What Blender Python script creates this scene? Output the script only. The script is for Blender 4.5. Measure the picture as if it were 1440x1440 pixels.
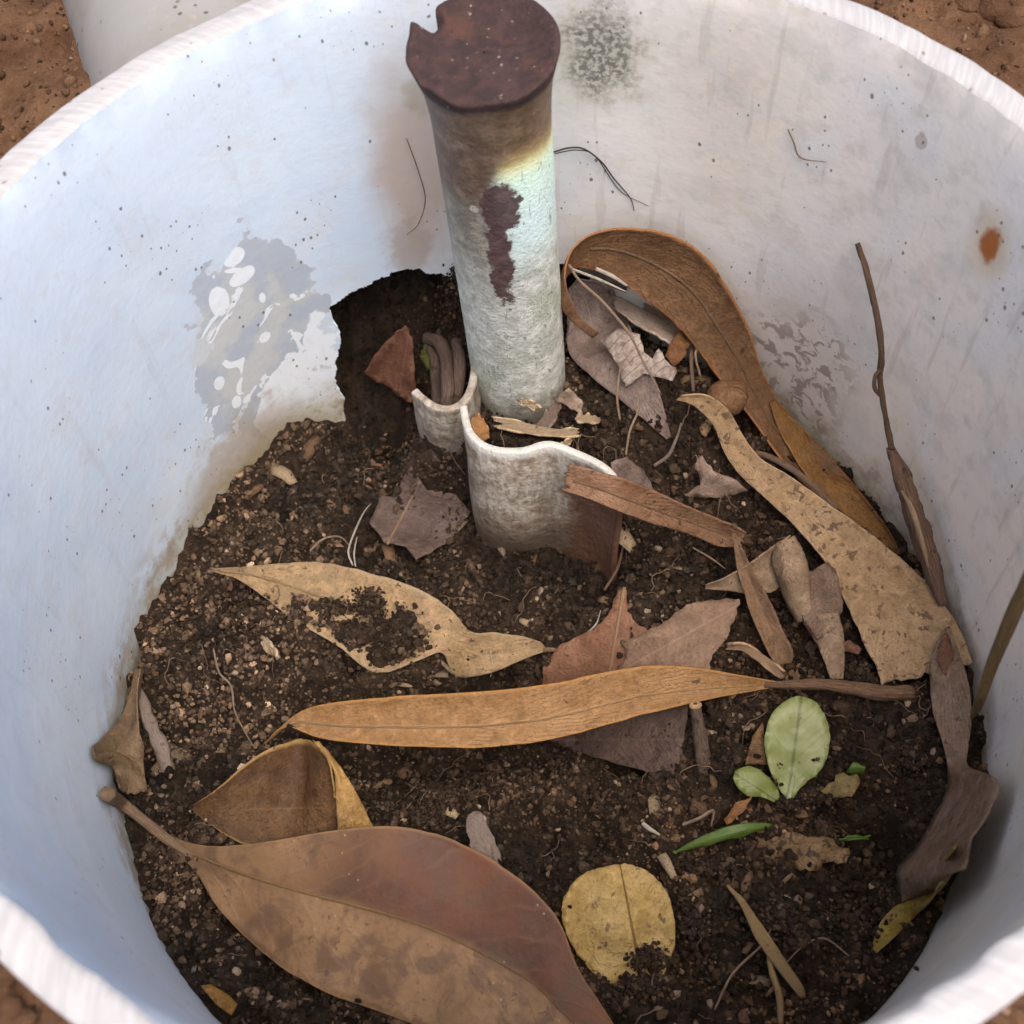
import bpy, math, random
import numpy as np
from mathutils.geometry import delaunay_2d_cdt
from mathutils import Vector, Matrix

for o in list(bpy.data.objects): bpy.data.objects.remove(o)
sc = bpy.context.scene
COL = sc.collection
random.seed(7); RNG = np.random.default_rng(7)

# ------------------------------------------------------------------ camera
R = 0.115                      # inner radius of the plastic pipe ring (m); rim plane z = 0
PITCH, ROLL, F = math.radians(59.70), math.radians(-4.475), 1785.0
CAM = np.array([-0.0321, -1.156, 1.596]) * R
cd = bpy.data.cameras.new('camera'); cam = bpy.data.objects.new('camera', cd); COL.objects.link(cam)
cd.sensor_width = 36; cd.lens = 36 * F / 1440; cd.clip_start = 0.01; cd.clip_end = 2000
cr_, sr_ = math.cos(ROLL), math.sin(ROLL)
right0 = Vector((1, 0, 0)); up0 = Vector((0, math.sin(PITCH), math.cos(PITCH))); fw = Vector((0, math.cos(PITCH), -math.sin(PITCH)))
camx = right0 * cr_ + up0 * sr_; camy = up0 * cr_ - right0 * sr_
cam.matrix_world = Matrix.Translation(Vector(CAM)) @ Matrix((camx, camy, -fw)).transposed().to_4x4()
cd.dof.use_dof = True; cd.dof.focus_distance = 0.335; cd.dof.aperture_fstop = 22
sc.camera = cam
sc.render.resolution_x = sc.render.resolution_y = 1024

# ------------------------------------------------------------------ light
SUN_EL, SUN_AZ = math.radians(70), math.radians(150)     # azimuth measured from +Y towards +X
w = bpy.data.worlds.new('World'); sc.world = w; w.use_nodes = True
nt = w.node_tree; bg = nt.nodes['Background']
sky = nt.nodes.new('ShaderNodeTexSky'); sky.sky_type = 'NISHITA'; sky.sun_disc = False
sky.sun_elevation = SUN_EL; sky.sun_rotation = SUN_AZ; sky.dust_density = 6.0; sky.air_density = 0.7; sky.ozone_density = 0.6
nt.links.new(sky.outputs[0], bg.inputs[0]); bg.inputs[1].default_value = 0.14
sd = bpy.data.lights.new('sun', 'SUN'); sun = bpy.data.objects.new('sun', sd); COL.objects.link(sun)
sd.energy = 1.2; sd.angle = math.radians(55); sd.color = (1.0, 0.90, 0.78)
sdir = Vector((math.sin(SUN_AZ) * math.cos(SUN_EL), math.cos(SUN_AZ) * math.cos(SUN_EL), math.sin(SUN_EL)))
sun.rotation_euler = sdir.to_track_quat('Z', 'Y').to_euler(); sun.location = sdir * 3
sc.view_settings.view_transform = 'Standard'; sc.view_settings.look = 'None'
sc.view_settings.gamma = 1; sc.view_settings.exposure = 0.95

sc.cycles.max_bounces = 7; sc.cycles.diffuse_bounces = 4; sc.cycles.glossy_bounces = 2; sc.cycles.transmission_bounces = 2

# ------------------------------------------------------------------ pixel -> place
def ray(x, y):
    u = (x - 720) / F; v = -(y - 720) / F
    a = u * cr_ - v * sr_; b = u * sr_ + v * cr_
    return np.array([a, math.cos(PITCH) + b * math.sin(PITCH), -math.sin(PITCH) + b * math.cos(PITCH)])
def onz(x, y, z):
    d = ray(x, y); return CAM + d * (z - CAM[2]) / d[2]
def onwall(x, y, off=0.0):
    r = R - off; d = ray(x, y); a = d[:2] @ d[:2]; b = d[:2] @ CAM[:2]; c = CAM[:2] @ CAM[:2] - r * r
    return CAM + d * (-b + math.sqrt(max(b * b - a * c, 0))) / a
def wuv(x, y):
    p = onwall(x, y); return math.atan2(p[0], p[1]) * R, p[2]

# ------------------------------------------------------------------ soil shape (smooth)
WALLPTS = [(262, 742), (235, 800), (205, 850), (180, 900), (172, 970), (165, 1115), (185, 1180), (200, 1250), (228, 1330), (300, 1430),
           (1260, 1390), (1340, 1250), (1385, 1100), (1365, 940), (1325, 845), (1250, 740), (300, 700)]
MIDPTS = [  # x, y, z(mm)
    (360, 760, -137), (330, 860, -136), (300, 1000, -137), (420, 830, -139), (430, 930, -136), (430, 700, -139), (480, 760, -141),
    (600, 700, -145), (620, 800, -143), (730, 800, -147), (690, 765, -149), (790, 785, -149), (860, 790, -147), (560, 625, -158), (520, 600, -154), (540, 560, -142), (610, 500, -130), (560, 450, -128), (520, 470, -136),
    (640, 560, -118), (620, 605, -118), (600, 600, -121), (640, 625, -121), (650, 665, -136), (760, 600, -125), (700, 600, -125), (735, 480, -123), (860, 560, -118), (900, 480, -115), (1000, 520, -124), (1080, 620, -132), (1160, 720, -138), (960, 620, -122), (830, 700, -132), (950, 690, -132),
    (900, 780, -138), (840, 820, -143), (1000, 800, -138), (1150, 900, -138), (1050, 900, -139), (900, 900, -141), (640, 880, -141), (600, 950, -142),
    (500, 1060, -160), (600, 1065, -172), (680, 1060, -172), (760, 1065, -167), (850, 1075, -152), (530, 1110, -158), (580, 1105, -156), (600, 1020, -158), (720, 1015, -157), (620, 1130, -139), (740, 1120, -139), (770, 1160, -147), (800, 1160, -144), (700, 1200, -138), (870, 1150, -139),
    (960, 1030, -140), (1040, 1050, -137), (1130, 1130, -135), (1250, 1050, -134), (1280, 1130, -134), (1180, 1220, -131), (1050, 1260, -133), (1230, 1280, -137), (1130, 1340, -134), (1010, 1400, -137),
    (960, 1280, -139), (870, 1300, -138), (700, 1300, -141), (500, 1250, -141), (380, 1350, -141), (300, 1250, -139), (250, 1200, -139), (330, 1150, -138), (720, 1430, -141), (860, 1430, -140)]
_c = [onwall(*p) for p in WALLPTS] + [onz(x, y, z / 1000) for x, y, z in MIDPTS]
_c += [np.array([R * math.sin(t), R * math.cos(t), z]) for t, z in ((-.9, -.139), (-.62, -.139), (-.2, -.124), (.1, -.118), (.4, -.128), (.55, -.136), (.7, -.140), (.9, -.143), (2.6, -.139), (math.pi, -.139), (-2.8, -.139))]
_c = np.array(_c)
GS, GH = 420, 0.165
def _tps(d2): return np.where(d2 > 1e-12, d2 * np.log(d2 + 1e-12) * .5, 0)
_P = _c[:, :2] / R; _n = len(_c)
_K = _tps(((_P[:, None] - _P[None]) ** 2).sum(2)) + np.eye(_n) * 2e-3
_A = np.zeros((_n + 3, _n + 3)); _A[:_n, :_n] = _K; _A[:_n, _n] = 1; _A[:_n, _n + 1:] = _P; _A[_n:, :_n] = _A[:_n, _n:].T
_W = np.linalg.solve(_A, np.r_[_c[:, 2], 0, 0, 0])
gx = np.linspace(-GH, GH, GS); GX, GY = np.meshgrid(gx, gx, indexing='ij')
SOIL = np.zeros((GS, GS))
for i in range(GS):
    q = np.stack([GX[i], GY[i]], 1) / R; rr = np.maximum(np.hypot(q[:, 0], q[:, 1]), 1e-9); q = q * np.minimum(1, 1.02 / rr)[:, None]
    SOIL[i] = _tps(((q[:, None] - _P[None]) ** 2).sum(2)) @ _W[:_n] + _W[_n] + q @ _W[_n + 1:]
SOIL = np.clip(SOIL, -.175, -.105)
RAD = np.hypot(GX, GY)
SOIL = np.minimum(SOIL + np.maximum(RAD - R - .002, 0) * 1.5, -.052)
def samp(G, x, y):
    fx = np.clip((np.asarray(x) + GH) / (2 * GH) * (GS - 1), 0, GS - 1.001); fy = np.clip((np.asarray(y) + GH) / (2 * GH) * (GS - 1), 0, GS - 1.001)
    i = fx.astype(int); j = fy.astype(int); a = fx - i; b = fy - j
    return G[i, j] * (1 - a) * (1 - b) + G[i + 1, j] * a * (1 - b) + G[i, j + 1] * (1 - a) * b + G[i + 1, j + 1] * a * b
def onsoil(x, y, h=0.0):
    z = -.138
    for _ in range(14):
        p = onz(x, y, z); z = .4 * z + .6 * (float(samp(SOIL, p[0], p[1])) + h)
    p = onz(x, y, z)
    if math.hypot(p[0], p[1]) > R - .0012: p = onwall(x, y, .0012)
    return p
def PT(s):
    """(x, y, h_mm) above the soil, or (x, y, 'w', d_mm) off the pipe wall, or (x, y, 'z', z_mm)."""
    if len(s) == 3: return onsoil(s[0], s[1], s[2] / 1000)
    if s[2] == 'w':
        p = onwall(s[0], s[1], s[3] / 1000)
        return p if p[2] > float(samp(SOIL, p[0], p[1])) + .003 or s[1] < 400 else onsoil(s[0], s[1], .0035)
    return onz(s[0], s[1], s[3] / 1000)

# ------------------------------------------------------------------ numpy noise
def vnoise(x, y, scale, seed):
    r = np.random.default_rng(seed); T = r.random((256, 256))
    x = np.asarray(x) * scale + 1000; y = np.asarray(y) * scale + 1000
    i = np.floor(x).astype(int); j = np.floor(y).astype(int); a = x - i; b = y - j
    a = a * a * (3 - 2 * a); b = b * b * (3 - 2 * b); i %= 256; j %= 256; i1 = (i + 1) % 256; j1 = (j + 1) % 256
    return T[i, j] * (1 - a) * (1 - b) + T[i1, j] * a * (1 - b) + T[i, j1] * (1 - a) * b + T[i1, j1] * a * b - .5
def fbm(x, y, scale, oct, seed, gain=.5):
    t = 0; a = 1
    for k in range(oct): t = t + vnoise(x, y, scale * 2.03 ** k, seed + k) * a; a *= gain
    return t

# ------------------------------------------------------------------ mesh helpers
def tag(o, label=None, cat=None, group=None, kind=None):
    if label: o['label'] = label
    if cat: o['category'] = cat
    if group: o['group'] = group
    if kind: o['kind'] = kind
    return o
def mesh(name, V, F, mat, parent=None, uv=None, col=None, smooth=True, origin=None):
    V = np.asarray(V, np.float32).reshape(-1, 3)
    pw = np.zeros(3); q = parent
    while q is not None: pw = pw + np.array(q.location); q = q.parent
    if origin is None: origin = pw if parent is not None else V.mean(0)
    V = V - np.asarray(origin, np.float32)
    me = bpy.data.meshes.new(name)
    if isinstance(F, np.ndarray):
        k = F.shape[1]; lv = F.astype(np.int32).ravel(); ls = np.arange(0, len(lv), k, dtype=np.int32); lt = np.full(len(F), k, np.int32)
        me.vertices.add(len(V)); me.vertices.foreach_set('co', V.ravel())
        me.loops.add(len(lv)); me.loops.foreach_set('vertex_index', lv)
        me.polygons.add(len(F)); me.polygons.foreach_set('loop_start', ls); me.polygons.foreach_set('loop_total', lt)
        me.update(calc_edges=True)
    else:
        me.from_pydata(V.tolist(), [], F); me.update()
    if uv is not None:
        l = me.uv_layers.new(name='UVMap'); idx = np.zeros(len(me.loops), np.int32); me.loops.foreach_get('vertex_index', idx)
        l.data.foreach_set('uv', np.asarray(uv, np.float32)[idx].ravel())
    if col is not None:
        a = me.attributes.new('tint', 'FLOAT_COLOR', 'POINT'); a.data.foreach_set('color', np.asarray(col, np.float32).ravel())
    me.polygons.foreach_set('use_smooth', np.full(len(me.polygons), smooth)); me.materials.append(mat)
    o = bpy.data.objects.new(name, me); COL.objects.link(o)
    if parent is None: o.location = origin
    else: o.parent = parent; o.location = np.asarray(origin, float) - pw
    return o
def empty(name, loc, label, cat, group=None):
    o = bpy.data.objects.new(name, None); o.empty_display_size = .01; COL.objects.link(o); o.location = [float(q) for q in loc]
    return tag(o, label, cat, group)
def gridfaces(n, m, wrap=False):
    i, j = np.meshgrid(np.arange(n - 1), np.arange(m if wrap else m - 1), indexing='ij'); j2 = (j + 1) % m
    return np.stack([i * m + j, i * m + j2, (i + 1) * m + j2, (i + 1) * m + j], -1).reshape(-1, 4)
def spline(pts, n):
    """Catmull-Rom through pts, returns a function of t in [0,1] (array) and cumulative parameter."""
    P = np.asarray(pts, float)
    if len(P) == 2: P = np.stack([P[0], (P[0] + P[1]) / 2, P[1]])
    L = np.r_[0, np.cumsum(np.sqrt(((P[1:] - P[:-1]) ** 2).sum(1)) ** .75 + 1e-9)]; L /= L[-1]
    Q = np.vstack([2 * P[0] - P[1], P, 2 * P[-1] - P[-2]])
    return Q, L
def speval(Q, L, t):
    t = np.clip(t, 0, 1); k = np.clip(np.searchsorted(L, t, side='right') - 1, 0, len(L) - 2)
    a = ((t - L[k]) / (L[k + 1] - L[k]))[..., None]
    p0, p1, p2, p3 = Q[k], Q[k + 1], Q[k + 2], Q[k + 3]
    return .5 * (2 * p1 + (p2 - p0) * a + (2 * p0 - 5 * p1 + 4 * p2 - p3) * a * a + (3 * p1 - p0 - 3 * p2 + p3) * a ** 3)
def tube(name, pts, rad, mat, parent=None, sides=8, n=None, bark=0.0, seed=0, flat=1.0):
    pts = [PT(p) if isinstance(p, tuple) else np.asarray(p, float) for p in pts]
    n = n or max(8, len(pts) * 6)
    Q, L = spline(pts, n); t = np.linspace(0, 1, n); C = speval(Q, L, t)
    rad = np.interp(t, np.linspace(0, 1, len(rad)), rad)
    T = np.gradient(C, axis=0); T /= np.linalg.norm(T, axis=1)[:, None] + 1e-12
    N = np.cross(T[0], [0, 0, 1.]);
    if np.linalg.norm(N) < 1e-3: N = np.array([1., 0, 0])
    V = []; UV = []
    r = np.random.default_rng(seed + 5)
    for i in range(n):
        N = N - T[i] * (N @ T[i]); N /= np.linalg.norm(N); B = np.cross(T[i], N)
        for s in range(sides):
            a = 2 * math.pi * s / sides; k = rad[i] * (1 + bark * 2.6 * float(vnoise(i * .33 + seed, s * .9 + i * .06, 1., seed + 3)) + bark * .25 * (r.random() - .5))
            V.append(C[i] + N * math.cos(a) * k + B * math.sin(a) * k * flat); UV.append((t[i], s / sides))
    V.append(C[0]); UV.append((0, .5)); V.append(C[-1]); UV.append((1, .5))
    Fq = gridfaces(n, sides, True).tolist(); a = n * sides
    Fq += [(a, (s + 1) % sides, s) for s in range(sides)] + [(a + 1, (n - 1) * sides + s, (n - 1) * sides + (s + 1) % sides) for s in range(sides)]
    return mesh(name, V, Fq, mat, parent, UV)
def solid(o, th):
    m = o.modifiers.new('thickness', 'SOLIDIFY'); m.thickness = th; m.offset = -1 if th > 0 else 1; return o

def strip(name, st, mat, parent=None, n=44, m=14, cup=0., fold=0., mid=.5, wave=0., jag=(0, 0), seed=1, th=.00035, rib=None, ribr=.00055, nib=.03):
    """A leaf blade between two edges; st = [(edge A spec, edge B spec), ...] along its length."""
    A = [PT(a) for a, b in st]; B = [PT(b) for a, b in st]
    QA, LA = spline(A, n); QB, LB = spline(B, n); L = (LA + LB) / 2
    r = np.random.default_rng(seed)
    s = np.linspace(0, 1, m + 1); j0 = np.abs(r.normal(0, jag[0], m + 1)); j1 = np.abs(r.normal(0, jag[1], m + 1))
    t = np.linspace(0, 1, n + 1)[:, None] * (1 - j0 - j1)[None] + j0[None]
    PA = speval(QA, L, t); PB = speval(QB, L, t)
    nbA = np.clip(fbm(t * 26 + seed * 1.7, t * 0, 1., 3, seed + 40), -.1, 1) * nib; nbB = np.clip(fbm(t * 26 - seed * 2.3, t * 0, 1., 3, seed + 41), -.1, 1) * nib
    s2 = nbA + s[None] * (1 - nbA - nbB)
    base = PA * (1 - s2)[..., None] + PB * s2[..., None]
    T = np.gradient(base, axis=0); W = PB - PA; wl = np.linalg.norm(W, axis=2, keepdims=True)
    N = np.cross(T, W); N /= np.linalg.norm(N, axis=2, keepdims=True) + 1e-12
    c = N[(n // 2), m // 2]; tocam = CAM - base[n // 2, m // 2]
    if c @ tocam < 0: N = -N
    ss = np.where(s < mid, s / mid, (1 - s) / (1 - mid))
    prof = -cup * (1 - (1 - ss) ** 2) - fold * ss
    wn = np.clip(wl / wl.max(), 0, 1)
    base = base + N * (prof[None, :, None] * wn)
    if wave:
        u = t * 9; wv = vnoise(u + seed * 3.1, s[None] * 2.2 + seed, 1., seed) * .65 + vnoise(u * 2.3, s[None] * 4 + seed, 1., seed + 9) * .35
        base = base + N * (wv * wave)[..., None] * wn
    base = base + N * (np.abs(2 * s - 1)[None] ** 5 * (.0006 + vnoise(t * 7 + seed, np.sign(s - .5)[None] * 3 + 5, 1., seed + 50) * .0016))[..., None] * wn
    uv = np.stack([t, np.broadcast_to(np.where(s < mid, s / mid * .5, .5 + (s - mid) / (1 - mid) * .5)[None], t.shape)], -1)
    o = mesh(name, base.reshape(-1, 3), gridfaces(n + 1, m + 1), mat, parent, uv.reshape(-1, 2)); solid(o, th)
    if rib is not None:
        k = int(round(mid * m)); lo, hi = rib[1] if isinstance(rib, tuple) else (0, 1)
        cl = (base + N * .00012)[int(lo * n):int(hi * n) + 1, k]
        tube('midrib', list(cl[::3]) + [cl[-1]], [ribr, ribr * .8, ribr * .25], rib[0] if isinstance(rib, tuple) else rib, o, 6, n=len(cl))
    return o

def poly(name, pts, mat, parent=None, axis=None, jag=2.0, step=9, cup=0., inner=(), seed=1, th=.00035, rib=None, ribr=.0005, bump=0., smoothit=False):
    """A leaf piece from its outline: pts = (x, y, h_mm)."""
    r = np.random.default_rng(seed); pts = [tuple(p) for p in pts]
    ctrl = np.array(pts + list(inner), float)
    B = []
    if smoothit:
        Q, L = spline([(p[0], p[1], 0) for p in pts] + [(pts[0][0], pts[0][1], 0)], 0); k = len(pts)
        per = sum(math.dist(pts[i][:2], pts[(i + 1) % k][:2]) for i in range(k))
        C = speval(Q, L, np.linspace(0, 1, max(16, int(per / 6)) + 1)[:-1])[:, :2]
        B = [tuple(c + r.normal(0, jag * .3, 2)) for c in C]
    else:
        for i, p in enumerate(pts):
            q = pts[(i + 1) % len(pts)]; d = math.dist(p[:2], q[:2]); k = max(1, int(d / 6))
            for e in range(k):
                x = p[0] + (q[0] - p[0]) * e / k; y = p[1] + (q[1] - p[1]) * e / k
                g = r.normal(0, jag) if e else 0
                B.append((x - (q[1] - p[1]) / d * g, y + (q[0] - p[0]) / d * g))
    nb = len(B); xs = [b[0] for b in B]; ys = [b[1] for b in B]; V = [Vector(b) for b in B]
    x = min(xs)
    while x < max(xs):
        y = min(ys)
        while y < max(ys): V.append(Vector((x + r.uniform(-2, 2), y + r.uniform(-2, 2)))); y += step
        x += step
    res = delaunay_2d_cdt(V, [(i, (i + 1) % nb) for i in range(nb)], [list(range(nb))], 1, 1e-4)
    vv, ff = res[0], res[2]
    if axis is None: axis = (pts[0][:2], pts[len(pts) // 2][:2])
    a = np.array(axis[0], float); d = np.array(axis[1], float) - a; Ln = np.linalg.norm(d); d /= Ln; nn = np.array([-d[1], d[0]])
    wid = max(abs((np.array(b) - a) @ nn) for b in B)
    def hh(p, c):
        D = ((ctrl[:, :2] - p) ** 2).sum(1) + 30; wgt = D ** -1.5; h = (wgt * ctrl[:, 2]).sum() / wgt.sum()
        return h - cup * 1000 * (1 - min(1, abs(c)) ** 2)
    P3 = []; UV = []
    for v in vv:
        p = np.array(v); u = (p - a) @ d / Ln; c = (p - a) @ nn / wid
        h = hh(p, c) + bump * 1000 * float(vnoise(p[0], p[1], .035, seed))
        P3.append(onsoil(p[0], p[1], h / 1000)); UV.append((u, .5 + .5 * c))
    o = mesh(name, P3, [tuple(f) for f in ff], mat, parent, UV); solid(o, -th if False else th)
    # keep the upper side facing the camera
    me = o.data
    if sum((Vector(CAM) - Vector(P3[p.vertices[0]])).dot(p.normal) * p.area for p in me.polygons) < 0: me.flip_normals()
    if rib is not None:
        k = 14; L3 = []
        for e in range(k):
            p = np.array(axis[0]) * (1 - e / (k - 1)) + np.array(axis[1]) * e / (k - 1)
            h = hh(p, 0) + bump * 1000 * float(vnoise(p[0], p[1], .035, seed)); L3.append(onsoil(p[0], p[1], h / 1000 + .0001))
        tube('midrib', L3, [ribr, ribr * .7, ribr * .3], rib, o, 6, n=30)
    return o

# ------------------------------------------------------------------ node helpers
class S:
    def __init__(s, t, k): s.t = t; s.k = k
    def _m(s, op, *a, clamp=False):
        n = s.t.nodes.new('ShaderNodeMath'); n.operation = op; n.use_clamp = clamp
        for i, v in enumerate((s,) + a):
            if isinstance(v, S): s.t.links.new(v.k, n.inputs[i])
            else: n.inputs[i].default_value = v
        return S(s.t, n.outputs[0])
    def __add__(s, o): return s._m('ADD', o)
    __radd__ = __add__
    def __sub__(s, o): return s._m('SUBTRACT', o)
    def __mul__(s, o): return s._m('MULTIPLY', o)
    __rmul__ = __mul__
    def __truediv__(s, o): return s._m('DIVIDE', o)
    def inv(s): return s._m('MULTIPLY_ADD', -1., 1.)
    def abs(s): return s._m('ABSOLUTE')
    def sqrt(s): return s._m('SQRT')
    def pw(s, e): return s._m('POWER', e)
    def sin(s): return s._m('SINE')
    def max(s, o): return s._m('MAXIMUM', o)
    def min(s, o): return s._m('MINIMUM', o)
    def sm(s, a, b):
        n = s.t.nodes.new('ShaderNodeMapRange'); n.interpolation_type = 'SMOOTHSTEP'
        s.t.links.new(s.k, n.inputs[0]); n.inputs[1].default_value = a; n.inputs[2].default_value = b; n.inputs[3].default_value = 0; n.inputs[4].default_value = 1
        return S(s.t, n.outputs[0])
class M:
    def __init__(self, name, rough=.6, spec=.3):
        self.m = bpy.data.materials.new(name); self.m.use_nodes = True; self.t = self.m.node_tree
        self.b = self.t.nodes['Principled BSDF']; self.b.inputs['Roughness'].default_value = rough; self.b.inputs['Specular IOR Level'].default_value = spec
        self.tc = self.t.nodes.new('ShaderNodeTexCoord')
    def obj(self): return self.tc.outputs['Object']
    def geo(self):
        n = self.t.nodes.new('ShaderNodeNewGeometry'); return n.outputs['Position']
    def uv(self):
        n = self.t.nodes.new('ShaderNodeSeparateXYZ'); self.t.links.new(self.tc.outputs['UV'], n.inputs[0]); return S(self.t, n.outputs[0]), S(self.t, n.outputs[1])
    def vec(self, x, y, z=0.):
        n = self.t.nodes.new('ShaderNodeCombineXYZ')
        for i, v in enumerate((x, y, z)):
            if isinstance(v, S): self.t.links.new(v.k, n.inputs[i])
            else: n.inputs[i].default_value = v
        return n.outputs[0]
    def noise(self, vec, scale, detail=4, rough=.55, dist=0.):
        n = self.t.nodes.new('ShaderNodeTexNoise'); n.noise_dimensions = '2D' if vec.node.type == 'COMBXYZ' else '3D'; self.t.links.new(vec, n.inputs['Vector'])
        n.inputs['Scale'].default_value = scale; n.inputs['Detail'].default_value = detail; n.inputs['Roughness'].default_value = rough; n.inputs['Distortion'].default_value = dist
        return S(self.t, n.outputs[0])
    def vor(self, vec, scale, out='Distance', feature='F1', rnd=1.):
        n = self.t.nodes.new('ShaderNodeTexVoronoi'); n.feature = feature; n.voronoi_dimensions = '2D' if vec.node.type == 'COMBXYZ' else '3D'; self.t.links.new(vec, n.inputs['Vector']); n.inputs['Scale'].default_value = scale; n.inputs['Randomness'].default_value = rnd
        return S(self.t, n.outputs[out])
    def col(self, c):
        n = self.t.nodes.new('ShaderNodeRGB'); n.outputs[0].default_value = (*c, 1); return n.outputs[0]
    def mix(self, f, a, b):
        n = self.t.nodes.new('ShaderNodeMix'); n.data_type = 'RGBA'; n.clamp_factor = True
        if isinstance(f, S): self.t.links.new(f.k, n.inputs[0])
        else: n.inputs[0].default_value = f
        for i, v in ((6, a), (7, b)):
            if isinstance(v, tuple): n.inputs[i].default_value = (*v, 1)
            else: self.t.links.new(v, n.inputs[i])
        return n.outputs[2]
    def attr(self, name):
        n = self.t.nodes.new('ShaderNodeAttribute'); n.attribute_name = name; return n.outputs['Color']
    def base(self, c):
        if isinstance(c, tuple): self.b.inputs['Base Color'].default_value = (*c, 1)
        else: self.t.links.new(c, self.b.inputs['Base Color'])
    def rough(self, s): self.t.links.new(s.k, self.b.inputs['Roughness'])
    def metal(self, s):
        if isinstance(s, S): self.t.links.new(s.k, self.b.inputs['Metallic'])
        else: self.b.inputs['Metallic'].default_value = s
    def bump(self, h, dist=.0005, strength=1.):
        n = self.t.nodes.new('ShaderNodeBump'); n.inputs['Strength'].default_value = strength; n.inputs['Distance'].default_value = dist
        self.t.links.new(h.k, n.inputs['Height']); self.t.links.new(n.outputs[0], self.b.inputs['Normal']); self.bn = n
    def translucent(self, f, c):
        tr = self.t.nodes.new('ShaderNodeBsdfTranslucent'); mx = self.t.nodes.new('ShaderNodeMixShader'); mx.inputs[0].default_value = f
        if isinstance(c, tuple): tr.inputs[0].default_value = (*c, 1)
        else: self.t.links.new(c, tr.inputs[0])
        self.t.links.new(self.b.outputs[0], mx.inputs[1]); self.t.links.new(tr.outputs[0], mx.inputs[2]); self.t.links.new(mx.outputs[0], self.t.nodes['Material Output'].inputs[0])
def blob(m, u, v, c, r, nz, k=.8, wd=.15):
    du = (u - c[0]) / r[0]; dv = (v - c[1]) / r[1]
    d = (du * du + dv * dv).sqrt() + (nz - .5) * (2 * k)
    return d.sm(1 - wd, 1 + wd).inv()

def leafmat(name, c1, c2, vein=None, spot=(.05, .028, .015), spots=.3, edge=None, rough=.55, K=16, veinf=.25, patch=60, dust=.25, dustc=(.30, .22, .15), fray=0.):
    lum = lambda q: .3 * q[0] + .6 * q[1] + .1 * q[2]
    def tn(q): l = lum(q); return tuple(max(.008, (l + (x - l) * 1.12) * .70) for x in q)
    c1, c2 = tn(c1), tn(c2); vein = tn(vein) if vein else None; edge = edge and tn(edge)
    m = M(name, rough + .06, .2); u, v = m.uv(); P = m.geo()
    big = m.noise(P, patch, 3, .6, .3); fine = m.noise(P, 1100, 3, .7); mott = m.noise(P, 260, 4, .65, .4)
    c = m.mix(big.sm(.34, .66), c1, c2)
    c = m.mix(mott.sm(.50, .68) * .6, c, tuple(min(1, x * 1.28) for x in c2))
    c = m.mix(mott.sm(.34, .48).inv() * .55, c, tuple(x * .62 for x in c1))
    c = m.mix(fine.sm(.50, .68) * .55, c, tuple(x * .48 for x in c1))
    av = (v - .5).abs()
    ph = (u * K - av * (K * .5)) + (mott - .5) * 2.2
    wv = ((ph * 6.2832).sin() * .5 + .5).pw(12) * big.sm(.3, .7)
    c = m.mix(wv * (veinf * .45), c, vein or tuple(min(1, x * 1.35) for x in c2))
    c = m.mix(av.sm(.004, .016).inv() * .5, c, vein or tuple(min(1, x * 1.3) for x in c2))
    if edge: c = m.mix(((av * 2 + (mott - .5) * .06).sm(.9, 1.0)) * .9, c, edge)
    sp = m.noise(P, 380, 3, .55, .4).sm(.70 - .12 * spots, .735 - .12 * spots) * big.sm(.36, .52)
    c = m.mix(sp * .85, c, spot)
    dots = m.vor(P, 620).sm(.08, .16).inv() * mott.sm(.5, .58)
    c = m.mix(dots * .85 * min(1, spots * 2), c, spot)
    du = m.noise(P, 140, 4, .75).sm(.52, .70)
    c = m.mix(du * dust, c, tuple(x * .75 for x in dustc))
    c = m.mix(m.vor(P, 950, feature='DISTANCE_TO_EDGE').sm(0., .09).inv() * .22, c, tuple(x * .55 for x in c1))
    m.base(c); m.rough((fine * .25 + (rough - .12)) + du * .15)
    m.bump(wv * .35 + fine * .7 + mott * 1.4, .0005, 1.)
    m.translucent(.08, c)
    return m.m
def woodmat(name, c1, c2, rough=.8, sc=18, rings=False, spot=.2):
    m = M(name, rough, .2); u, v = m.uv(); P = m.geo()
    g = m.noise(m.vec(u * 2.2, v * sc), 3., 6, .7, .4); fine = m.noise(P, 1200, 4, .6)
    c = m.mix(g.sm(.35, .65), c1, c2); c = m.mix(fine.sm(.5, .8) * .5, c, tuple(x * .45 for x in c1))
    c = m.mix(m.noise(P, 300, 3).sm(.62, .7) * spot * 2, c, (.03, .018, .011))
    m.base(c); m.bump(g * 1.6 + fine * .6, .0005); return m.m

# ------------------------------------------------------------------ soil heights round the steel channel
CH_TOP = -.098
CHF = [(646, 571), (649, 588), (656, 610), (674, 627), (702, 636), (735, 636), (762, 629), (780, 629), (800, 636), (830, 649), (852, 664), (866, 684)]
CH = np.array([onz(x, y, CH_TOP)[:2] for x, y in CHF])
_yf = np.interp(GX, CH[:, 0], CH[:, 1]); _in = (GX > CH[0, 0] - .001) & (GX < CH[-1, 0] + .02) & (GY > _yf + .0008) & (GY < .112)
_fall = np.clip((CH[-1, 0] + .012 - GX) / .014, 0, 1) * np.clip((GX - CH[0, 0] + .0015) / .002, 0, 1) * np.clip((.112 - GY) / .02, 0, 1)
_h = np.interp(GY, [.045, .06, .075, .095], [-.113, -.114, -.119, -.120])
SOIL = np.where(_in, np.maximum(SOIL, SOIL + (_h - SOIL) * _fall), SOIL)
FINE = (fbm(GX, GY, 60, 3, 11) * .0100 + fbm(GX, GY, 230, 3, 21, .6) * .0060 + np.clip(vnoise(GX, GY, 110, 23) - .12, 0, 1) * .010 * np.clip((GX - GY) / .08, 0, 1))
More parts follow.
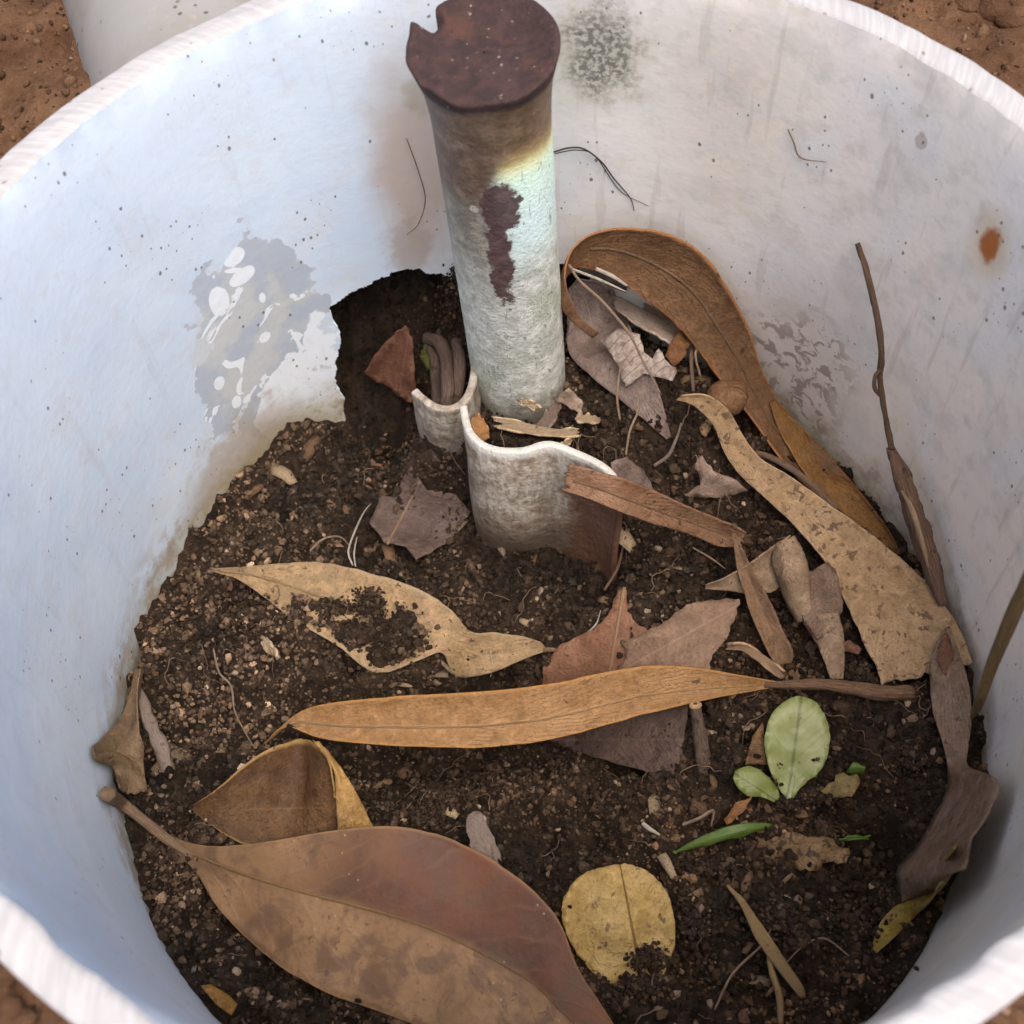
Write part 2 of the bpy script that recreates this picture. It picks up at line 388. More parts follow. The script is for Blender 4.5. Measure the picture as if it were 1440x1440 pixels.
for (px_, py_, rx_, dz_) in [(770, 1160, .0045, -.008), (490, 930, .003, -.006), (460, 900, .003, -.005), (540, 590, .008, -.006), (980, 1345, .006, -.006), (850, 1330, .006, -.004), (1060, 1300, .005, -.004), (1190, 1360, .006, .004), (1120, 1285, .007, .004), (990, 1285, .006, .004), (1240, 1090, .008, .003), (620, 1125, .006, .004), (1230, 1170, .004, -.006), (900, 820, .006, .003)]:
    _p = onsoil(px_, py_, 0); FINE = FINE + dz_ * np.exp(-((GX - _p[0]) ** 2 + (GY - _p[1]) ** 2) / (2 * rx_ * rx_))
pit = vnoise(GX, GY, 95, 44); FINE = FINE - np.clip(pit - .18, 0, 1) * .030
FINE = np.minimum(FINE, .0036) - .0006
def gsoil(x, y): return samp(SOIL + FINE, x, y)

# ------------------------------------------------------------------ soil
def soil_material():
    m = M('soil', .9, .15); P = m.geo()
    n = m.noise(P, 180, 6, .7); f = m.noise(P, 1500, 5, .7); b = m.noise(P, 28, 3)
    c = m.mix(n.sm(.35, .68), (.018, .012, .008), (.050, .033, .022)); c = m.mix(f.sm(.55, .8), c, (.09, .06, .04)); c = m.mix(b.sm(.5, .7) * .5, c, (.06, .036, .021))
    m.base(c); m.bump(n * .8 + f * .9, .0012); return m.m
MSOIL = soil_material()
def crumb_material():
    m = M('soil_crumb', .92, .12); P = m.geo(); f = m.noise(P, 2500, 2, .7)
    t = m.attr('tint'); m.base(m.mix(f.sm(.3, .75) * .55, t, (.03, .018, .011))); m.bump(f, .0004); return m.m
MCRUMB = crumb_material()
keep = RAD < .160
idx = -np.ones((GS, GS), int)
# finer sheet inside the ring than the height table
SN = 520; sx = np.linspace(-.15, .15, SN); SX, SY = np.meshgrid(sx, sx, indexing='ij'); SR = np.hypot(SX, SY)
SZ = gsoil(SX, SY) + fbm(SX, SY, 600, 2, 71) * .0012
ids = np.full((SN, SN), -1); ok = SR < .149; ids[ok] = np.arange(ok.sum())
q = np.stack([ids[:-1, :-1], ids[1:, :-1], ids[1:, 1:], ids[:-1, 1:]], -1).reshape(-1, 4); q = q[(q >= 0).all(1)]
soil = mesh('soil', np.stack([SX[ok], SY[ok], SZ[ok]], 1), q, MSOIL, None, origin=(0, 0, -.14))
tag(soil, 'dark crumbly garden soil filling the plastic pipe ring', 'soil', kind='structure')

ph = (1 + 5 ** .5) / 2
ICO = np.array([(-1, ph, 0), (1, ph, 0), (-1, -ph, 0), (1, -ph, 0), (0, -1, ph), (0, 1, ph), (0, -1, -ph), (0, 1, -ph), (ph, 0, -1), (ph, 0, 1), (-ph, 0, -1), (-ph, 0, 1)]) / math.sqrt(1 + ph * ph)
ICOF = np.array([(0, 11, 5), (0, 5, 1), (0, 1, 7), (0, 7, 10), (0, 10, 11), (1, 5, 9), (5, 11, 4), (11, 10, 2), (10, 7, 6), (7, 1, 8), (3, 9, 4), (3, 4, 2), (3, 2, 6), (3, 6, 8), (3, 8, 9), (4, 9, 5), (2, 4, 11), (6, 2, 10), (8, 6, 7), (9, 8, 1)])
def crumbs(P, rad, tint, seed):
    r = np.random.default_rng(seed); n = len(P)
    q = r.normal(size=(n, 4)); q /= np.linalg.norm(q, axis=1)[:, None]; a, b, c, d = q.T
    Rm = np.stack([1 - 2 * (c * c + d * d), 2 * (b * c - a * d), 2 * (b * d + a * c), 2 * (b * c + a * d), 1 - 2 * (b * b + d * d), 2 * (c * d - a * b), 2 * (b * d - a * c), 2 * (c * d + a * b), 1 - 2 * (b * b + c * c)], 1).reshape(n, 3, 3)
    V = ICO[None] * (1 + r.normal(0, .24, (n, 12, 1))) * r.uniform(.6, 1.25, (n, 1, 3)) * rad[:, None, None]
    V = np.einsum('nij,nkj->nki', Rm, V) + P[:, None]
    F = (ICOF[None] + (np.arange(n) * 12)[:, None, None]).reshape(-1, 3)
    T = np.repeat(np.c_[tint, np.ones(n)], 12, 0)
    return V.reshape(-1, 3), F, T
SOILC = np.array([(.020, .014, .010), (.042, .028, .019), (.070, .046, .030), (.11, .073, .048), (.165, .112, .074), (.28, .21, .15)])
SOILP = np.array([.27, .33, .25, .11, .035, .005])
def tints(n, r, pal=SOILC, pr=SOILP):
    c = pal[r.choice(len(pal), n, p=pr)]; return c * r.uniform(.75, 1.25, (n, 1))
def hidden(x, y):
    """places taken by the steel stake"""
    return np.hypot(x - .0015, y - .088) < .0135
r = np.random.default_rng(3)
n = 66000; rad_ = np.sqrt(r.random(n)) * (R + .022); th = r.random(n) * 2 * math.pi
x, y = rad_ * np.sin(th), rad_ * np.cos(th); wr = np.hypot(x, y)
ok = ((wr < R - .0006) | ((wr > R + .009) & (np.abs(th - .0) < .4)) | ((wr > R + .009) & (th > 2 * math.pi - .55)) | ((th > 2 * math.pi - .46) | (th < .15))) & ~hidden(x, y)
x, y = x[ok], y[ok]; s = np.clip(r.lognormal(-.88, .50, len(x)), .2, 1.5) / 1000
P1 = np.stack([x, y, gsoil(x, y) + s * r.uniform(-.1, 1.1, len(x))], 1); t1 = tints(len(x), r)
# paler, drier crust along the left side
lf = np.clip((-P1[:, 0] - .03) / .05, 0, 1)[:, None]; t1 = t1 * .84 * (1 + .8 * lf) * np.array([.95, 1., 1.02])
zone = np.clip(fbm(P1[:, 0], P1[:, 1], 45, 3, 301) * 3.0, -.7, 1.3)[:, None]; t1 = t1 * (1 + zone * np.array([1., .9, .8])) * (1 + np.clip((P1[:, 0] - P1[:, 1]) / .10, 0, 1)[:, None] * np.array([.65, .45, .25]))
# crumb clusters
nc = 700; rc = np.sqrt(r.random(nc)) * (R - .004); tc = r.random(nc) * 2 * math.pi; cx, cy = rc * np.sin(tc), rc * np.cos(tc)
g = 22; sp = (.6 + 3.6 * r.random(nc) ** 2.2) / 1000
ox = r.normal(0, 1, (nc, g)) * sp[:, None]; oy = r.normal(0, 1, (nc, g)) * sp[:, None]; oz = np.minimum(np.abs(r.normal(0, .7, (nc, g))) * sp[:, None], .0034)
X = (cx[:, None] + ox).ravel(); Y = (cy[:, None] + oy).ravel(); Z = gsoil(X, Y) + oz.ravel(); ok = (np.hypot(X, Y) < R - .0008) & ~hidden(X, Y)
s2 = np.clip(r.lognormal(-.60, .42, len(X)), .25, 1.3) / 1000; t2 = tints(len(X), r) * .88 * np.repeat(r.uniform(.5, 1.6, nc), g)[:, None]
t2 = t2 * (1 + 1.2 * np.clip((-X - .03) / .05, 0, 1))[:, None]; Z = np.minimum(Z, samp(SOIL, X, Y) + .0052)
P2 = np.stack([X, Y, Z], 1)[ok]; s2 = s2[ok]; t2 = t2[ok]
Pc = [P1, P2]; Sc = [s, s2]; Tc = [t1, t2]
# soil lying on leaves, given as pixel patches: (x, y, rx, ry, height mm, count)
for (px, py, rx, ry, hm, cnt, big) in [(520, 840, 28, 34, 5.5, 420, .75), (470, 850, 36, 16, 3.5, 380, .8), (548, 905, 24, 22, 4, 330, .8), (560, 905, 20, 8, 5.3, 90, .55), (500, 890, 34, 22, 3.5, 420, .85),
                               (915, 1345, 34, 26, 6.0, 300, .7), (900, 1385, 40, 18, 5, 300, .8), (1090, 1100, 14, 8, 4.5, 50, .55), (1105, 1130, 30, 14, 3.5, 180, .7), (1150, 1120, 30, 14, 3, 160, .7), (1110, 1022, 9, 7, 8, 22, .5), (1148, 1068, 9, 6, 7.5, 24, .5), (1095, 1077, 9, 5, 7, 18, .45),
                               (620, 1118, 40, 22, 4.5, 420, .8), (600, 1150, 26, 20, 4.5, 200, .85), (1110, 1040, 10, 4, 2, 10, .5), (1050, 1015, 26, 22, 4, 200, .85), (1210, 950, 24, 22, 5, 200, .8), (1200, 1300, 60, 40, 4, 520, .9), (980, 1290, 30, 40, 4, 300, .85), (1100, 1290, 60, 30, 4.5, 420, .9), (1010, 1220, 50, 16, 3.5, 260, .85),
                               (600, 905, 9, 6, 5.5, 20, .45), (770, 930, 9, 14, 3, 60, .7), (350, 870, 60, 40, 2, 300, .8), (640, 420, 20, 40, 8, 300, .8), (590, 660, 30, 20, 4, 220, .75), (1280, 1060, 26, 34, 4, 300, .85)]:
    a = r.normal(0, .5, (cnt, 2)); pp = np.array([onsoil(px + e[0] * rx, py + e[1] * ry, (hm * max(.15, 1 - .45 * (e[0] ** 2 + e[1] ** 2)) + r.uniform(-1.2, .6)) / 1000) for e in a])
    Pc.append(pp); Sc.append(np.clip(r.lognormal(-.5, .35, cnt), .3, 1.3) / 1000 * big); Tc.append(tints(cnt, r) * .8)
V, Fc, Tt = crumbs(np.vstack(Pc), np.concatenate(Sc), np.vstack(Tc), 8)
cr = mesh('soil_crumbs', V, Fc, MCRUMB, soil, None, Tt, smooth=False); tag(cr, kind='stuff')

# pale little stones one can pick out
sv, sf, _ = crumbs(np.zeros((1, 3)), np.array([1.]), np.ones((1, 3)), 4)
def stonemat():
    m = M('pale_stone', .75, .3); P = m.geo(); n = m.noise(P, 700, 4, .6)
    inf = m.t.nodes.new('ShaderNodeObjectInfo'); rn = S(m.t, inf.outputs['Random'])
    c = m.mix(rn, (.10, .066, .044), (.27, .20, .14)); m.base(m.mix(n.sm(.45, .65) * .6, c, (.10, .065, .045))); m.bump(n, .0004); return m.m
MST = stonemat(); sme = bpy.data.meshes.new('small_stone')
import bmesh
bm = bmesh.new(); bmesh.ops.create_icosphere(bm, subdivisions=2, radius=1.)
for v in bm.verts: v.co *= 1 + .85 * float(vnoise(v.co.x + v.co.z * .7, v.co.y - v.co.z * .5, 1.4, 5))
for f in bm.faces: f.smooth = True
bm.to_mesh(sme); bm.free(); sme.materials.append(MST)
for (px, py, rr) in [(277, 768, 1.5), (268, 783, 1.3), (288, 790, 1.4), (322, 755, 1.2), (337, 766, 1.0), (288, 832, 1.2), (275, 895, 1.3), (345, 905, 1.4), (352, 922, 1.5), (338, 890, 1.2), (332, 948, 1.2), (760, 835, 1.5), (768, 828, 1.3),
                     (755, 845, 1.2), (950, 660, 1.4), (965, 665, 1.2), (940, 700, 1.2), (1003, 905, 1.1), (1010, 960, 1.2), (1228, 930, 1.0), (600, 1125, 1.6), (590, 1150, 1.3), (640, 1110, 1.3), (1040, 1010, 1.4), (1055, 1025, 1.5),
                     (1030, 1022, 1.3), (1065, 1008, 1.3), (985, 1280, 1.6), (1000, 1300, 1.4), (1120, 1270, 1.7), (1160, 1290, 1.5), (1190, 1270, 1.4), (1300, 1090, 1.2), (1310, 1060, 1.3), (1270, 1015, 1.2), (355, 1390, 1.6), (375, 1400, 1.6), (330, 1365, 1.5), (980, 1165, 1.3), (940, 1140, 1.2), (900, 745, 1.2), (925, 760, 1.1), (1000, 1410, 1.5), (1230, 1240, 1.4), (215, 1085, 1.3), (225, 1100, 1.2), (238, 985, 1.2), (470, 880, 1.2), (610, 470, 1.0), (590, 470, 1.1), (555, 500, .9)]:
    o = bpy.data.objects.new('small_stone', sme); COL.objects.link(o); o.parent = soil
    p = onsoil(px, py, .0022); p[2] = float(gsoil(p[0], p[1])) + rr * .0006; o.location = p - np.array(soil.location); s_ = rr * .66 / 1000
    o.scale = (s_ * random.uniform(.8, 1.2), s_ * random.uniform(.8, 1.2), s_ * random.uniform(.65, 1)); o.rotation_euler = [random.uniform(0, 6) for _ in range(3)]

# ------------------------------------------------------------------ outer ground
GZ = -.036
def ground_material():
    m = M('ground', .95, .1); P = m.geo()
    n = m.noise(P, 60, 6, .7); f = m.noise(P, 700, 5, .7); b = m.noise(P, 9, 3)
    c = m.mix(n.sm(.3, .7), (.085, .043, .024), (.18, .100, .056)); c = m.mix(f.sm(.55, .75) * .7, c, (.23, .14, .082)); c = m.mix(f.sm(.28, .42).inv() * .7, c, (.04, .02, .012)); c = m.mix(b.sm(.45, .7) * .4, c, (.13, .08, .05))
    m.base(c); m.bump(n + f * .8, .002); return m.m
MGR = ground_material()
RO = R * 1.0695
rr_ = np.r_[np.linspace(RO - .0012, .34, 120), .36, .4, .48, .6, .8, 1.1, 1.6, 2.5, 4, 8, 16, 40, 100, 300]; na = 640
tt_ = np.linspace(0, 2 * math.pi, na, endpoint=False); RR, TT = np.meshgrid(rr_, tt_, indexing='ij'); X, Y = RR * np.sin(TT), RR * np.cos(TT)
Z = GZ + np.where(RR < .5, fbm(X, Y, 40, 4, 91, .6) * .009 - np.clip(vnoise(X, Y, 90, 95) - .2, 0, 1) * .02, fbm(X, Y, 2.5, 3, 92) * .03)
ground = mesh('ground', np.stack([X, Y, Z], -1).reshape(-1, 3), gridfaces(len(rr_), na, True), MGR, None, origin=(0, 0, GZ)); tag(ground, 'bare reddish brown ground outside the pipe ring', 'ground', kind='structure')
n = 16000; rad_ = RO + .0005 + r.random(n) ** 1.3 * .13; th = r.random(n) * 2 * math.pi; x, y = rad_ * np.sin(th), rad_ * np.cos(th)
gz = GZ + fbm(x, y, 40, 4, 91, .6) * .009 - np.clip(vnoise(x, y, 90, 95) - .2, 0, 1) * .02
s = np.clip(r.lognormal(-.9, .55, n), .2, 2.2) / 1000
GC = np.array([(.065, .033, .018), (.11, .058, .032), (.155, .09, .05), (.22, .14, .085), (.035, .02, .013)])
V, Fc, Tt = crumbs(np.stack([x, y, gz + s * .25], 1), s, tints(n, r, GC, np.array([.2, .3, .25, .1, .15])), 12)
tag(mesh('ground_crumbs', V, Fc, MCRUMB, ground, None, Tt), kind='stuff')
gme = sme.copy(); gme.name = 'ground_stone'; gme.materials.clear(); gme.materials.append(MGR)
for (px, py, rr) in [(1395, 8, 5), (1425, 22, 4), (1360, 6, 3), (1436, 70, 2.2), (40, 40, 2.4), (1434, 1432, 2), (12, 1425, 2.4), (30, 1436, 2)]:
    o = bpy.data.objects.new('ground_stone', gme); COL.objects.link(o); o.parent = ground; o.location = onz(px, py, GZ + .001) - np.array(ground.location); o.scale = (rr / 1000, rr / 1000, rr * .6 / 1000); o.rotation_euler = (0, 0, random.random() * 6)

# ------------------------------------------------------------------ plastic pipe ring
def pvc_material(stains=True):
    m = M('white_plastic_stained' if stains else 'white_plastic', .42, .45); P = m.geo()
    u, v = m.uv(); uvv = m.vec(u, v)
    n1 = m.noise(uvv, 18, 3, .55); n2 = m.noise(uvv, 120, 3, .65); n3 = m.noise(uvv, 420, 2, .6); gt = m.noise(uvv, 40, 2)
    c = m.mix(n1.sm(.35, .65), (.575, .69, .83), (.65, .755, .865))  # blue tinge of sky light painted into the white plastic
    h = n2 * .25
    if stains:
        side = u.sm(-.05, .07)                                         # right half: film of dirt, plus warm bounced light put into the colour
        c = m.mix(side * (n1 * .5 + .5), c, (.86, .735, .60)); c = m.mix(u.sm(.19, .27) * .75, c, (.46, .425, .36))  # near-right stretch: grime deepened by that wall's shade, painted in
        def at(px, py): return wuv(px, py)
        def B(px, py, rx, ry, nz, k, wd):
            a = wuv(px - rx, py); b2 = wuv(px + rx, py); e = wuv(px, py - ry); g2 = wuv(px, py + ry)
            return blob(m, u, v, wuv(px, py), (abs(b2[0] - a[0]) / 2, abs(e[1] - g2[1]) / 2), nz, k, wd)
        nb = m.noise(uvv, 55, 4, .6); nm = m.noise(uvv, 150, 4, .7)
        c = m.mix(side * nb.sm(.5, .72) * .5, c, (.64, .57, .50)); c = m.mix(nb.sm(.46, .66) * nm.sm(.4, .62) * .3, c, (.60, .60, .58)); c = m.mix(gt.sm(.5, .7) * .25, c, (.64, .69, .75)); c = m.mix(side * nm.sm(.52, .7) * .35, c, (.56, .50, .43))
        # tan smear left of the stake
        c = m.mix(B(585, 240, 60, 130, nb, .5, .6) * .8, c, (.50, .37, .28)); c = m.mix(B(575, 345, 30, 40, nm, .8, .4) * .5, c, (.33, .24, .16)); c = m.mix(B(590, 135, 22, 26, nm, .8, .4) * .4, c, (.30, .25, .15))
        # moss stain by the rim
        ms = B(845, 75, 48, 58, nm, .7, .55); c = m.mix(B(830, 80, 75, 75, nm, .7, .5) * .55, c, (.42, .39, .27)); c = m.mix(ms * (m.noise(uvv, 700, 3).sm(.35, .6) * .75 + .2), c, (.15, .155, .135))
        # flaked grey patch
        edge = B(374, 495, 106, 158, nb, .7, .03); isl = (m.noise(uvv, 85, 3, .55, .6).sm(.61, .63)).max(B(425, 570, 62, 66, nb, .8, .03)).max(B(310, 425, 16, 22, nb, .5, .04)).max(B(340, 390, 20, 12, nb, .5, .04)).max(B(455, 480, 26, 42, nb, .5, .04)).max(B(328, 362, 16, 14, nb, .5, .04)).max(B(310, 540, 9, 10, nb, .4, .05)).max(B(334, 566, 8, 10, nb, .4, .05)).max(B(374, 476, 10, 8, nb, .4, .05)).max(B(370, 420, 5, 8, nb, .3, .06))
        grey = edge * isl.inv()
        c = m.mix(B(360, 500, 92, 134, nm, .5, .15) * .35, c, (.52, .46, .37)); c = m.mix(edge.max(B(430, 570, 75, 85, nb, .5, .05)) * .8, c, (.86, .92, .97)); c = m.mix(grey, c, m.mix(nb.sm(.42, .58), (.45, .51, .59), (.55, .58, .59)))
        c = m.mix(B(345, 650, 95, 62, nm, .9, .5) * .75, c, (.42, .35, .28)); c = m.mix(B(390, 640, 70, 40, nm, 1.2, .3) * .5, c, (.24, .18, .13)); c = m.mix(B(440, 610, 45, 18, nm, 1., .4) * .5, c, (.40, .33, .26))
        # rust spot
        rs = B(1392, 345, 16, 29, nm, .55, .3); c = m.mix(B(1392, 348, 34, 56, n2, .2, .6) * .45, c, (.50, .34, .10)); c = m.mix(rs * .95, c, (.36, .10, .012))
        c = m.mix(B(1294, 200, 9, 13, n3, .3, .1) * .6, c, (.36, .27, .21))
        # brown dirt behind the curled leaf
        c = m.mix(B(1110, 520, 95, 120, nm, .6, .7) * .5, c, (.42, .35, .30)); c = m.mix(B(1115, 530, 80, 85, nb, .6, .4) * m.noise(uvv, 210, 5, .6, .5).sm(.50, .56) * .65, c, (.17, .115, .085))
        c = m.mix(B(1010, 150, 90, 130, nm, .6, .8) * .25, c, (.40, .37, .30))
        # splashed dirt along the soil line
        lo = (v + (nb - .5) * .022).sm(-.140, -.120).inv(); c = m.mix(lo * nm.sm(.35, .65) * .85, c, (.33, .25, .17)); c = m.mix((v + (nm - .5) * .016).sm(-.139, -.132).inv() * .4, c, (.42, .36, .19))
        # specks
        vo = m.t.nodes.new('ShaderNodeTexVoronoi'); vo.voronoi_dimensions = '2D'; m.t.links.new(m.vec(u, v * .65), vo.inputs['Vector']); vo.inputs['Scale'].default_value = 430
        rd = m.t.nodes.new('ShaderNodeSeparateColor'); m.t.links.new(vo.outputs['Color'], rd.inputs[0]); vd = S(m.t, vo.outputs['Distance']); r1 = S(m.t, rd.outputs[0]); r2_ = S(m.t, rd.outputs[1])
        dot = (vd + (n3 - .5) * .30 - (r2_ * r2_ * r2_ * .15 + .0)).sm(0., .05).inv() * (r1 - (gt - .5) * 3. - side * .03).sm(.0, .03).inv()
        c = m.mix(dot * .75, c, (.06, .045, .035))
        c = m.mix(m.noise(m.vec(u, v * .10), 210, 3, .6).sm(.60, .72) * (side * .22 + .10), c, (.44, .39, .33)); c = m.mix(m.noise(m.vec(u + v * .5, v * .25 - u * .1), 300, 2, .6).sm(.66, .70) * .10, c, (.50, .48, .46))
        c = m.mix((nm - .5).abs().sm(.0, .006).inv() * gt.sm(.52, .62) * .3, c, (.32, .27, .22))
    m.base(c); m.rough(n2 * .2 + .34); m.bump(n2 * .3 + n3 * .12, .0006, .7); return m.m
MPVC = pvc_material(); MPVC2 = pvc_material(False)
def rim_material():
    m = M('sawn_plastic', .5, .35); P = m.geo(); u, v = m.uv()
    s1 = m.noise(m.vec(u * 1., v * .12), 700, 4, .6, .1); s2 = m.noise(m.vec(u, v * .35), 160, 3, .6); n = m.noise(P, 500, 4)
    c = m.mix(s1.sm(.4, .66), (.36, .357, .36), (.42, .418, .425)); c = m.mix(m.vor(m.vec(u, v), 150).sm(.05, .09).inv() * n.sm(.55, .6) * .8, c, (.18, .12, .10))
    m.base(c); m.bump(s1 * .4 + s2 * .5, .0004); return m.m
MRIM = rim_material()
t0_, t1_ = -.62, .30
th = np.unique(np.r_[np.linspace(-math.pi, t0_, 400), np.arange(t0_, t1_, .0025), np.linspace(t1_, math.pi, 460)]); NTH = len(th) - 1
notch = [wuv(*p) for p in ((462, 435), (478, 421), (500, 408), (520, 400), (540, 388), (560, 380), (590, 377), (600, 382), (650, 385), (720, 380), (790, 370), (830, 372))]
na_ = np.array([p[0] / R for p in notch]); nz_ = np.array([p[1] for p in notch])
und = lambda t, z: vnoise(t * 1.5, z * 9, 1., 61) * .0012 + vnoise(t * 5, z * 30, 1., 62) * .0004
rag = fbm(th * R, th * 0, 90, 3, 51, .6) * .0018; rag[-1] = rag[0]
ragz = fbm(th * R, th * 0, 70, 3, 57, .6) * .0010; ragz[-1] = ragz[0]
zrow = np.r_[np.linspace(0, -.086, 26)[:-1], np.arange(-.086, -.152, -.0005), -.156, -.165]; NZ = len(zrow) - 1
top = (-.0006 + ragz * .5)[None]; ff = (zrow / -.165)[:, None]; Zin = top * (1 - ff) + zrow[:, None] * np.ones_like(th)[None]
Rin = R + und(np.broadcast_to(th, Zin.shape), Zin) + np.where(ff < .005, -rag[None] * .6, 0) + .0011 * np.exp(zrow / .006)[:, None]
Ro_ = RO + vnoise(th * 3, th * 0, 1, 66)[None] * .001 + 0 * Zin
U = np.broadcast_to((th * R)[None], Zin.shape)
Vi = np.stack([Rin * np.sin(th)[None], Rin * np.cos(th)[None], Zin], -1); Vo = np.stack([Ro_ * np.sin(th)[None], Ro_ * np.cos(th)[None], Zin], -1)
thc = ((th[1:] + th[:-1]) / 2)[None]; zc_ = ((zrow[1:] + zrow[:-1]) / 2)[:, None]
topz = np.interp(thc, na_, nz_) + fbm(thc * 60, thc * 0, 1., 3, 31) * .0012
lefte = na_[0] + np.interp(-zc_, [.09, .0985, .107, .116, .122, .131, .139, .147, .17], [0, 0, .012, .006, -.016, -.034, -.018, -.030, -.052]) + fbm(zc_ * 420, zc_ * 0, 1., 3, 77) * .008
gone = (zc_ < topz) & (thc > lefte) & (thc < na_[-1])
FA = gridfaces(NZ + 1, NTH + 1); FA = FA[~gone.ravel()]
ringe = empty('plastic_pipe_ring', (0, 0, -.14), 'wide white plastic pipe ring sunk in the ground round soil and leaves', 'pipe')
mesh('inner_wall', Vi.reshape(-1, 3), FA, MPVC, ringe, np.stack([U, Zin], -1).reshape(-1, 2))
mesh('outer_wall', Vo.reshape(-1, 3), FA[:, ::-1], MPVC2, ringe, np.stack([U, Zin], -1).reshape(-1, 2))
E_ = np.concatenate([FA[:, [0, 1]], FA[:, [1, 2]], FA[:, [2, 3]], FA[:, [3, 0]]]); key = np.sort(E_, 1); _, ix, cn = np.unique(key[:, 0] * 10 ** 7 + key[:, 1], return_index=True, return_counts=True)
bd = E_[ix[cn == 1]]; bd = bd[(bd > NTH).all(1) & ~(np.isin(bd % (NTH + 1), (0, NTH)).all(1))]
used_, inv_ = np.unique(bd, return_inverse=True); inv_ = inv_.reshape(-1, 2); nu = len(used_)
bt = np.vstack([Vi.reshape(-1, 3)[used_], Vo.reshape(-1, 3)[used_]]); bu = np.c_[U.ravel()[used_], Zin.ravel()[used_]]
mesh('broken_lower_edge', bt, np.c_[inv_[:, 1], inv_[:, 0], inv_[:, 0] + nu, inv_[:, 1] + nu], MPVC2, ringe, np.vstack([bu, bu + .004]), smooth=False)
# sawn rim: a slightly uneven ledge with slanting saw marks
NRk = 14; fr = np.linspace(0, 1, NRk + 1)[:, None]
ri = Rin[0][None]; ro = Ro_[0][None] ; Rr = ri * (1 - fr) + ro * fr
saw = vnoise((th * R)[None] * 420 + fr * 1.6, fr * .6, 1., 81) * .0002 * np.sin(fr * math.pi) ** .5 + vnoise((th * R)[None] * 130 + fr * 1.2, fr, 1., 82) * .0006 * np.sin(fr * math.pi) ** .5
prof = np.interp(fr, [0, .12, .5, .9, 1], [0, .0006, .0008, .0004, 0])
Zr = top + prof + saw; Vr = np.stack([Rr * np.sin(th)[None], Rr * np.cos(th)[None], Zr], -1)
mesh('sawn_rim', Vr.reshape(-1, 3), gridfaces(NRk + 1, NTH + 1)[:, ::-1], MRIM, ringe, np.stack([np.broadcast_to((th * R)[None], Rr.shape) + fr * .004, Rr], -1).reshape(-1, 2))

# ------------------------------------------------------------------ short pipe lying behind the ring
l0, l1 = onz(121, 125, GZ), onz(84, -3, GZ); dr = l1 - l0; dr[2] = 0; dr /= np.linalg.norm(dr); rgt = np.array([dr[1], -dr[0], 0])
r2 = .0315; ax0 = l0 + rgt * r2; ax0[2] = -.041
while min(np.hypot(*(ax0 + rgt * k * r2)[:2]) for k in (-1, -.5, 0, .5, 1)) > RO + .002: ax0 = ax0 - dr * .001
while min(np.hypot(*(ax0 + rgt * k * r2)[:2]) for k in (-1, -.5, 0, .5, 1)) < RO + .0015: ax0 = ax0 + dr * .001
prof = [(r2 - .0035, .002), (r2 - .0035, 0), (r2, 0), (r2, .004), (r2, .10), (r2, .26), (r2 - .0035, .26), (r2 - .0035, .20), (r2 - .0035, .05), (r2 - .0035, .002)]
V = []; UVl = []; SD = 64
for (q_, l) in prof:
    for s_ in range(SD):
        a = 2 * math.pi * s_ / SD; V.append(ax0 + dr * l + (rgt * math.cos(a) + np.array([0, 0, 1]) * math.sin(a)) * q_); UVl.append((a * r2, l))
def lying_mat():
    m = M('dusty_white_plastic', .45, .4); u, v = m.uv(); uvv = m.vec(u, v); P = m.geo(); n = m.noise(P, 60, 5, .6)
    c = m.mix(n.sm(.4, .7), (.27, .267, .255), (.235, .225, .20)); c = m.mix(m.vor(P, 240).sm(.10, .17).inv() * m.noise(P, 45, 2).sm(.46, .54) * .8, c, (.06, .05, .04)); c = m.mix(m.noise(P, 300, 5, .7).sm(.58, .66) * m.noise(P, 25, 2).sm(.45, .6) * .6, c, (.35, .30, .24))
    m.base(c); m.bump(n, .0004); return m.m
po = mesh('lying_pipe', V, gridfaces(len(prof), SD, True), lying_mat(), None, UVl, origin=ax0)
tag(po, 'off-white plastic pipe length half sunk in the ground behind the ring', 'pipe')

